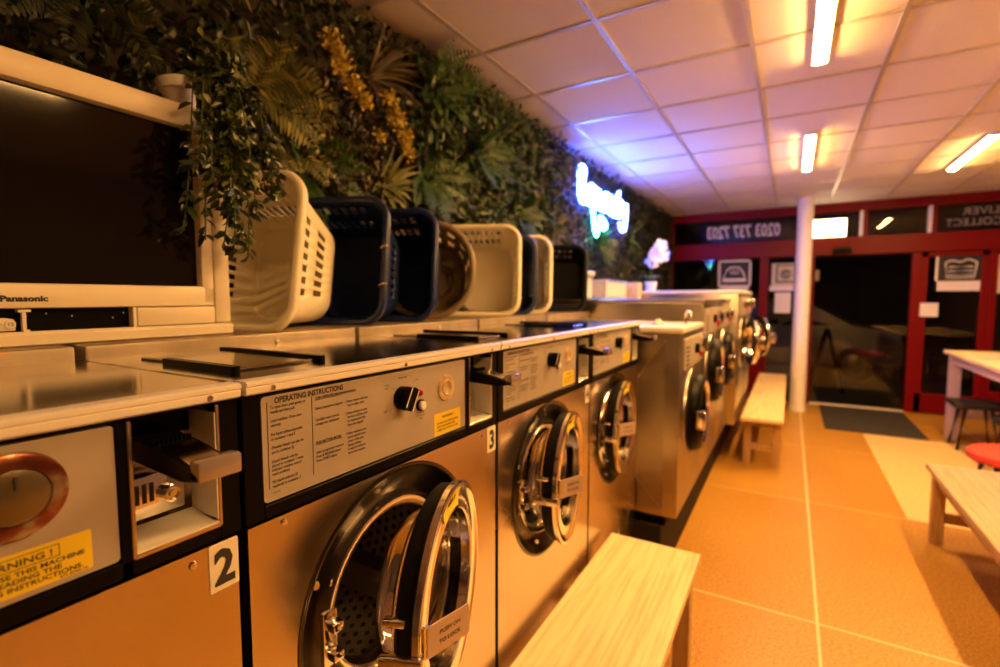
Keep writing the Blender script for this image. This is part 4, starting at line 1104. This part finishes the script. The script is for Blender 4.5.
strap_plant('spider_plant', (XP + .02, 1.66, 1.95), 16, .20, .026, 'pale striped spider plant above the second navy basket', M['leaf_strap'], seed=12)
strap_plant('spider_plant', (XP, 3.45, 1.95), 16, .22, .03, 'spider plant above the black basket, near the neon sign', M['leaf_strap'], seed=14)
strap_plant('grass_tuft', (XP, 1.60, 2.40), 36, .26, .014, 'rust brown grassy tuft between the two mustard blossoms and the ceiling', M['leaf_rust'], seed=15, aim=0)
strap_plant('grass_tuft', (XP, 3.55, 2.40), 24, .24, .016, 'rust brown grassy tuft left of the neon sign', M['leaf_rust'], seed=16)
strap_plant('grass_tuft', (XP, 1.00, 2.52), 10, .18, .02, 'olive grassy tuft at the top edge above the vine', M['leaf_olive'], seed=17, aim=-60)
strap_plant('leafy_plant', (XP, 5.5, 2.1), 20, .26, .03, 'leafy plant between the neon sign and the orchid', M['leaf_mid'], seed=18)
strap_plant('leafy_plant', (XP, .55, 2.42), 16, .16, .03, 'dark green leafy plant at the top left, above the television', M['leaf_mid'], seed=21)

def blossom(pts, label, seed):
    rs = np.random.default_rng(seed); c = []
    for (y, z, r, n) in pts:
        q = rs.normal(0, 1, (n, 3)); q /= np.linalg.norm(q, axis=1, keepdims=True); q *= r * rs.uniform(.3, 1, (n, 1))
        c.append(q * [.7, 1, 1] + [XP + .08, y, z])
    c = np.concatenate(c); n = len(c)
    d = rs.normal(0, 1, (n, 3)) + [.8, 0, .3]; nr = rs.normal(0, 1, (n, 3)) + [1, 0, 0]
    V, F = leaf_verts(c, d, nr, rs.uniform(.012, .026, n), rs.uniform(.010, .018, n))
    o = mesh_np('blossom_spray', V, F, M['blossom']); tag(o, label, 'flower', 'mustard blossoms in the green wall')
blossom([(1.34, 2.42, .05, 120), (1.38, 2.36, .055, 150), (1.44, 2.30, .05, 110), (1.50, 2.26, .035, 60)], 'mustard yellow blossom spray on the left wall, upper left one of two', 1)
blossom([(1.64, 2.31, .05, 110), (1.68, 2.25, .055, 150), (1.74, 2.19, .05, 120), (1.76, 2.12, .04, 70), (1.58, 2.15, .035, 50)], 'mustard yellow blossom spray on the left wall, lower right one of two', 2)

# hanging vine in a white pot on the television
r_ = empty('trailing_vine', (-1.34, .700, 1.918))
b = B(); lathe(b, [(0, .0), (.029, .0), (.038, .058), (.042, .060), (.044, .084), (.039, .085), (.037, .065), (0, .063)], (0, 0, .006), (-.10, -.16, 1), 32)
obj('pot', b, M['white'], r_, smooth=True, angle=40)
b = B(); lathe(b, [(.038, .074), (.02, .078), (0, .08)], (0, 0, .006), (-.10, -.16, 1), 20); obj('soil', b, M['soil'], r_)
stems = []; bases, ds, ns = [], [], []
rs = np.random.default_rng(5)
for k in range(30):
    y1 = rs.uniform(-.09, .13); x1 = rs.uniform(.150, .20)
    z1 = max(-.03 - abs(rs.normal(.19, .10)), -.37 + .5 * abs(y1 - .05))
    p = [(-.01, .0, .085), (.03 + rs.normal(0, .015), rs.uniform(.0, .05), .10 + rs.uniform(0, .03)), (x1 * .8, y1 * .6 + .01, .06), (x1, y1 * .85, z1 * .35), (x1 + rs.normal(0, .01), y1, z1 * .7), (x1 + rs.normal(0, .01), y1 + rs.normal(0, .01), z1)]
    stems.append(smooth_path(p, 5))
for k in range(7):
    a = rs.uniform(-1, 1); p = [(-.01, .0, .085), (.0, .02 + .05 * a * .4, .13), (.03, .04 + .07 * a, .14 + rs.uniform(0, .06)), (.06, .06 + .08 * a, .12 + rs.uniform(0, .08))]
    stems.append(smooth_path(p, 5))
b = B()
for s in stems: tube(b, s, .0017, 5)
obj('stems', b, M['stem'], r_)
for s in stems:
    for i in range(3, len(s)):
        for j in range(2):
            t = (s[i] - s[i - 1]).normalized(); a = rs.uniform(0, 2 * PI)
            u, w, _ = frame_of(t); sd = u * math.cos(a) + w * math.sin(a)
            bases.append(tuple(s[i].lerp(s[i - 1], rs.random()))); d = sd * 1.0 + t * .5 + Vector((.25, 0, -.25)); ds.append(tuple(d)); nn = Vector((1, 0, .6)) + Vector(rs.normal(0, .5, 3)); ns.append(tuple(nn))
n = len(bases)
V, F = leaf_verts(np.array(bases), np.array(ds), np.array(ns), rs.uniform(.020, .040, n), rs.uniform(.011, .019, n), .2, .2)
o = mesh_np('leaves', V, F, M['leaf_vine'], r_)
tag(r_, 'small-leaved vine in a white pot trailing over the corner of the television', 'plant')

# ------------------------------------------------------------------ neon sign
ng = empty('neon_sign', (-1.55, 4.0, 2.28))
S = .17                                                     # x-height
def stroke(pts, x=0.0): return smooth_path([(x, p[0], p[1] * S) for p in pts], 6)
letters = [
 ('l', [(-.05, .25), (.02, 1.0), (.04, 1.58), (-.04, 1.62), (-.06, 1.0), (-.03, .1), (.06, 0), (.14, .25)]),
 ('a', [(.30, .9), (.20, 1.0), (.13, .5), (.18, .02), (.28, .3), (.32, .95), (.30, .3), (.36, .02), (.42, .25)]),
 ('u', [(.40, 1.0), (.40, .3), (.46, .0), (.54, .3), (.56, 1.0), (.56, .2), (.62, .05)]),
 ('n', [(.62, .05), (.64, 1.0), (.64, .1), (.66, .8), (.73, 1.0), (.77, .7), (.77, .1), (.82, .05)]),
 ('d', [(.95, .9), (.86, 1.0), (.82, .4), (.88, .0), (.95, .3), (.99, 1.0), (1.00, 1.52), (.98, .3), (1.04, .05)]),
 ('r', [(1.02, .05), (1.04, 1.0), (1.05, .75), (1.10, 1.0), (1.14, .85)]),
 ('y', [(1.14, 1.0), (1.15, .45), (1.20, .3), (1.26, .6), (1.28, 1.02), (1.27, .2), (1.22, -.55), (1.12, -.62), (1.06, -.3)])]
for ch, pts in letters:
    b = B(); tube(b, stroke(pts), .021, 8); obj('neon_letter', b, M['neon'], ng, smooth=True)
b = B(); tube(b, stroke([(.26, -.15), (.28, -.6), (.32, -1.1), (.36, -1.45), (.38, -1.3), (.37, -.8)]), .016, 8); obj('neon_stroke', b, M['neong'], ng, smooth=True)
b = B(); tube(b, stroke([(.44, -.45), (.50, -.42), (.60, -.62), (.62, -.85), (.54, -1.0), (.46, -.85), (.44, -.6)]), .016, 8); obj('neon_stroke', b, M['neong'], ng, smooth=True)
b = B()
for (y, z) in ((-.03, .1), (.40, .08), (.77, .08), (1.2, .06)): tube(b, [(-.13, y, z), (0, y, z)], .006, 6)
obj('bracket', b, M['black'], ng)
tag(ng, 'glowing blue-white handwritten neon sign on the green wall', 'neon sign')

# ------------------------------------------------------------------ things on the tall machines
def crate(name, loc, sx, sy, h, m, label, lid=None):
    r = empty(name, loc); b = B()
    t = .012
    box(b, -sx, sx, -sy, -sy + t, 0, h, .003); box(b, -sx, sx, sy - t, sy, 0, h, .003); box(b, -sx, -sx + t, -sy, sy, 0, h, .003); box(b, sx - t, sx, -sy, sy, 0, h, .003); box(b, -sx, sx, -sy, sy, 0, .012)
    obj('body', b, m, r)
    b = B(); tube(b, [(x, y, h) for x, y in rrect(2 * sx + .01, 2 * sy + .01, .02, 4)], .009, 6, closed=True); obj('rim', b, m, r, smooth=True)
    if lid:
        b = B(); box(b, -sx - .02, sx + .02, -sy - .02, sy + .02, h + .009, h + .045, .012); obj('lid', b, lid, r, smooth=True)
    tag(r, label, 'box'); return r
crate('storage_box', (-1.42, 3.62, 1.456), .07, .10, .17, M['white'], 'white plastic box with a sloping lid, behind the black basket', M['white'])
crate('storage_tub', (-1.40, 4.22, 1.456), .09, .30, .15, M['white'], 'long open white tub on the tall machines, right of the lidded box')
b = B(); box(b, -.12, .12, -.06, .06, 0, .15, .004)
tag(obj('wooden_block', b, M['wood'], loc=(-1.33, 4.62, 1.456)), 'pale wooden box end beside the long white tub', 'box')
r_ = empty('orchid', (-1.22, 5.05, 1.53))
b = B(); lathe(b, [(0, 0), (.05, 0), (.062, .09), (.066, .095), (.058, .095), (.054, .085), (0, .08)], (0, 0, 0), (0, 0, 1), 28); obj('pot', b, M['white'], r_, smooth=True, angle=40)
b = B()
for k in range(6):
    a = k * 1.05; c, s = math.cos(a), math.sin(a)
    pts = [(0, 0, .09), (.05 * c, .05 * s, .17), (.13 * c, .13 * s, .16)]
    q = [b.verts.new(p) for p in ((0, 0, .085), (.07 * c - .03 * s, .07 * s + .03 * c, .16), (.17 * c, .17 * s, .13), (.07 * c + .03 * s, .07 * s - .03 * c, .16))]; b.faces.new(q)
obj('leaves', b, M['leaf_mid'], r_)
st1 = smooth_path([(0, 0, .09), (.01, .01, .27), (.03, .0, .40), (.10, -.06, .43)], 6); st2 = smooth_path([(0, .01, .09), (-.01, .04, .22), (.02, .07, .34), (.09, .13, .36)], 6)
b = B(); tube(b, st1, .004, 6); tube(b, st2, .004, 6); obj('stem', b, M['stem'], r_)
rs = np.random.default_rng(3)
for s in (st1, st2):
    for i in range(9, len(s), 2):
        b = B(); c = s[i] + Vector(rs.normal(0, .015, 3)) + Vector((.02, -.015, -.01))
        u, w, d = frame_of(Vector((.6, -.7, .1)) + Vector(rs.normal(0, .25, 3)))
        for k in range(5):
            a = 2 * PI * k / 5; e = u * math.cos(a) + w * math.sin(a); f = u * -math.sin(a) + w * math.cos(a)
            b.faces.new([b.verts.new(p) for p in (c, c + e * .045 + f * .03 + d * .01, c + e * .075 + d * .003, c + e * .045 - f * .03 + d * .01)])
        obj('flower', b, M['petal'], r_)
tag(r_, 'white flowering orchid in a white pot on the tallest machine', 'orchid')

# ------------------------------------------------------------------ extra light: dim warm point light added outside, source unseen
ld = bpy.data.lights.new('outside_point_light', 'POINT'); ld.energy = 14; ld.color = (1, .72, .42); ld.shadow_soft_size = .2
lo = bpy.data.objects.new('outside_point_light', ld); lo.location = (-3, 13, 5); col.objects.link(lo)

# ------------------------------------------------------------------ world, camera, view
w = bpy.data.worlds.new('night'); scene.world = w; w.use_nodes = True
w.node_tree.nodes['Background'].inputs[0].default_value = (.004, .004, .006, 1); w.node_tree.nodes['Background'].inputs[1].default_value = 1
cam = bpy.data.cameras.new('camera'); co = bpy.data.objects.new('camera', cam); col.objects.link(co)
cam.sensor_width = 36; cam.lens = 36 * 492.78 / 1000; cam.clip_start = .02
co.location = (0, 0, 1.465); co.rotation_euler = (math.radians(90 - 4.149), 0, math.radians(30.494))
cam.dof.use_dof = True; cam.dof.focus_distance = .80; cam.dof.aperture_fstop = 2.5
scene.camera = co
vs = scene.view_settings
vs.view_transform = 'Standard'; vs.look = 'None'; vs.exposure = .14; vs.gamma = 1; vs.use_curve_mapping = False
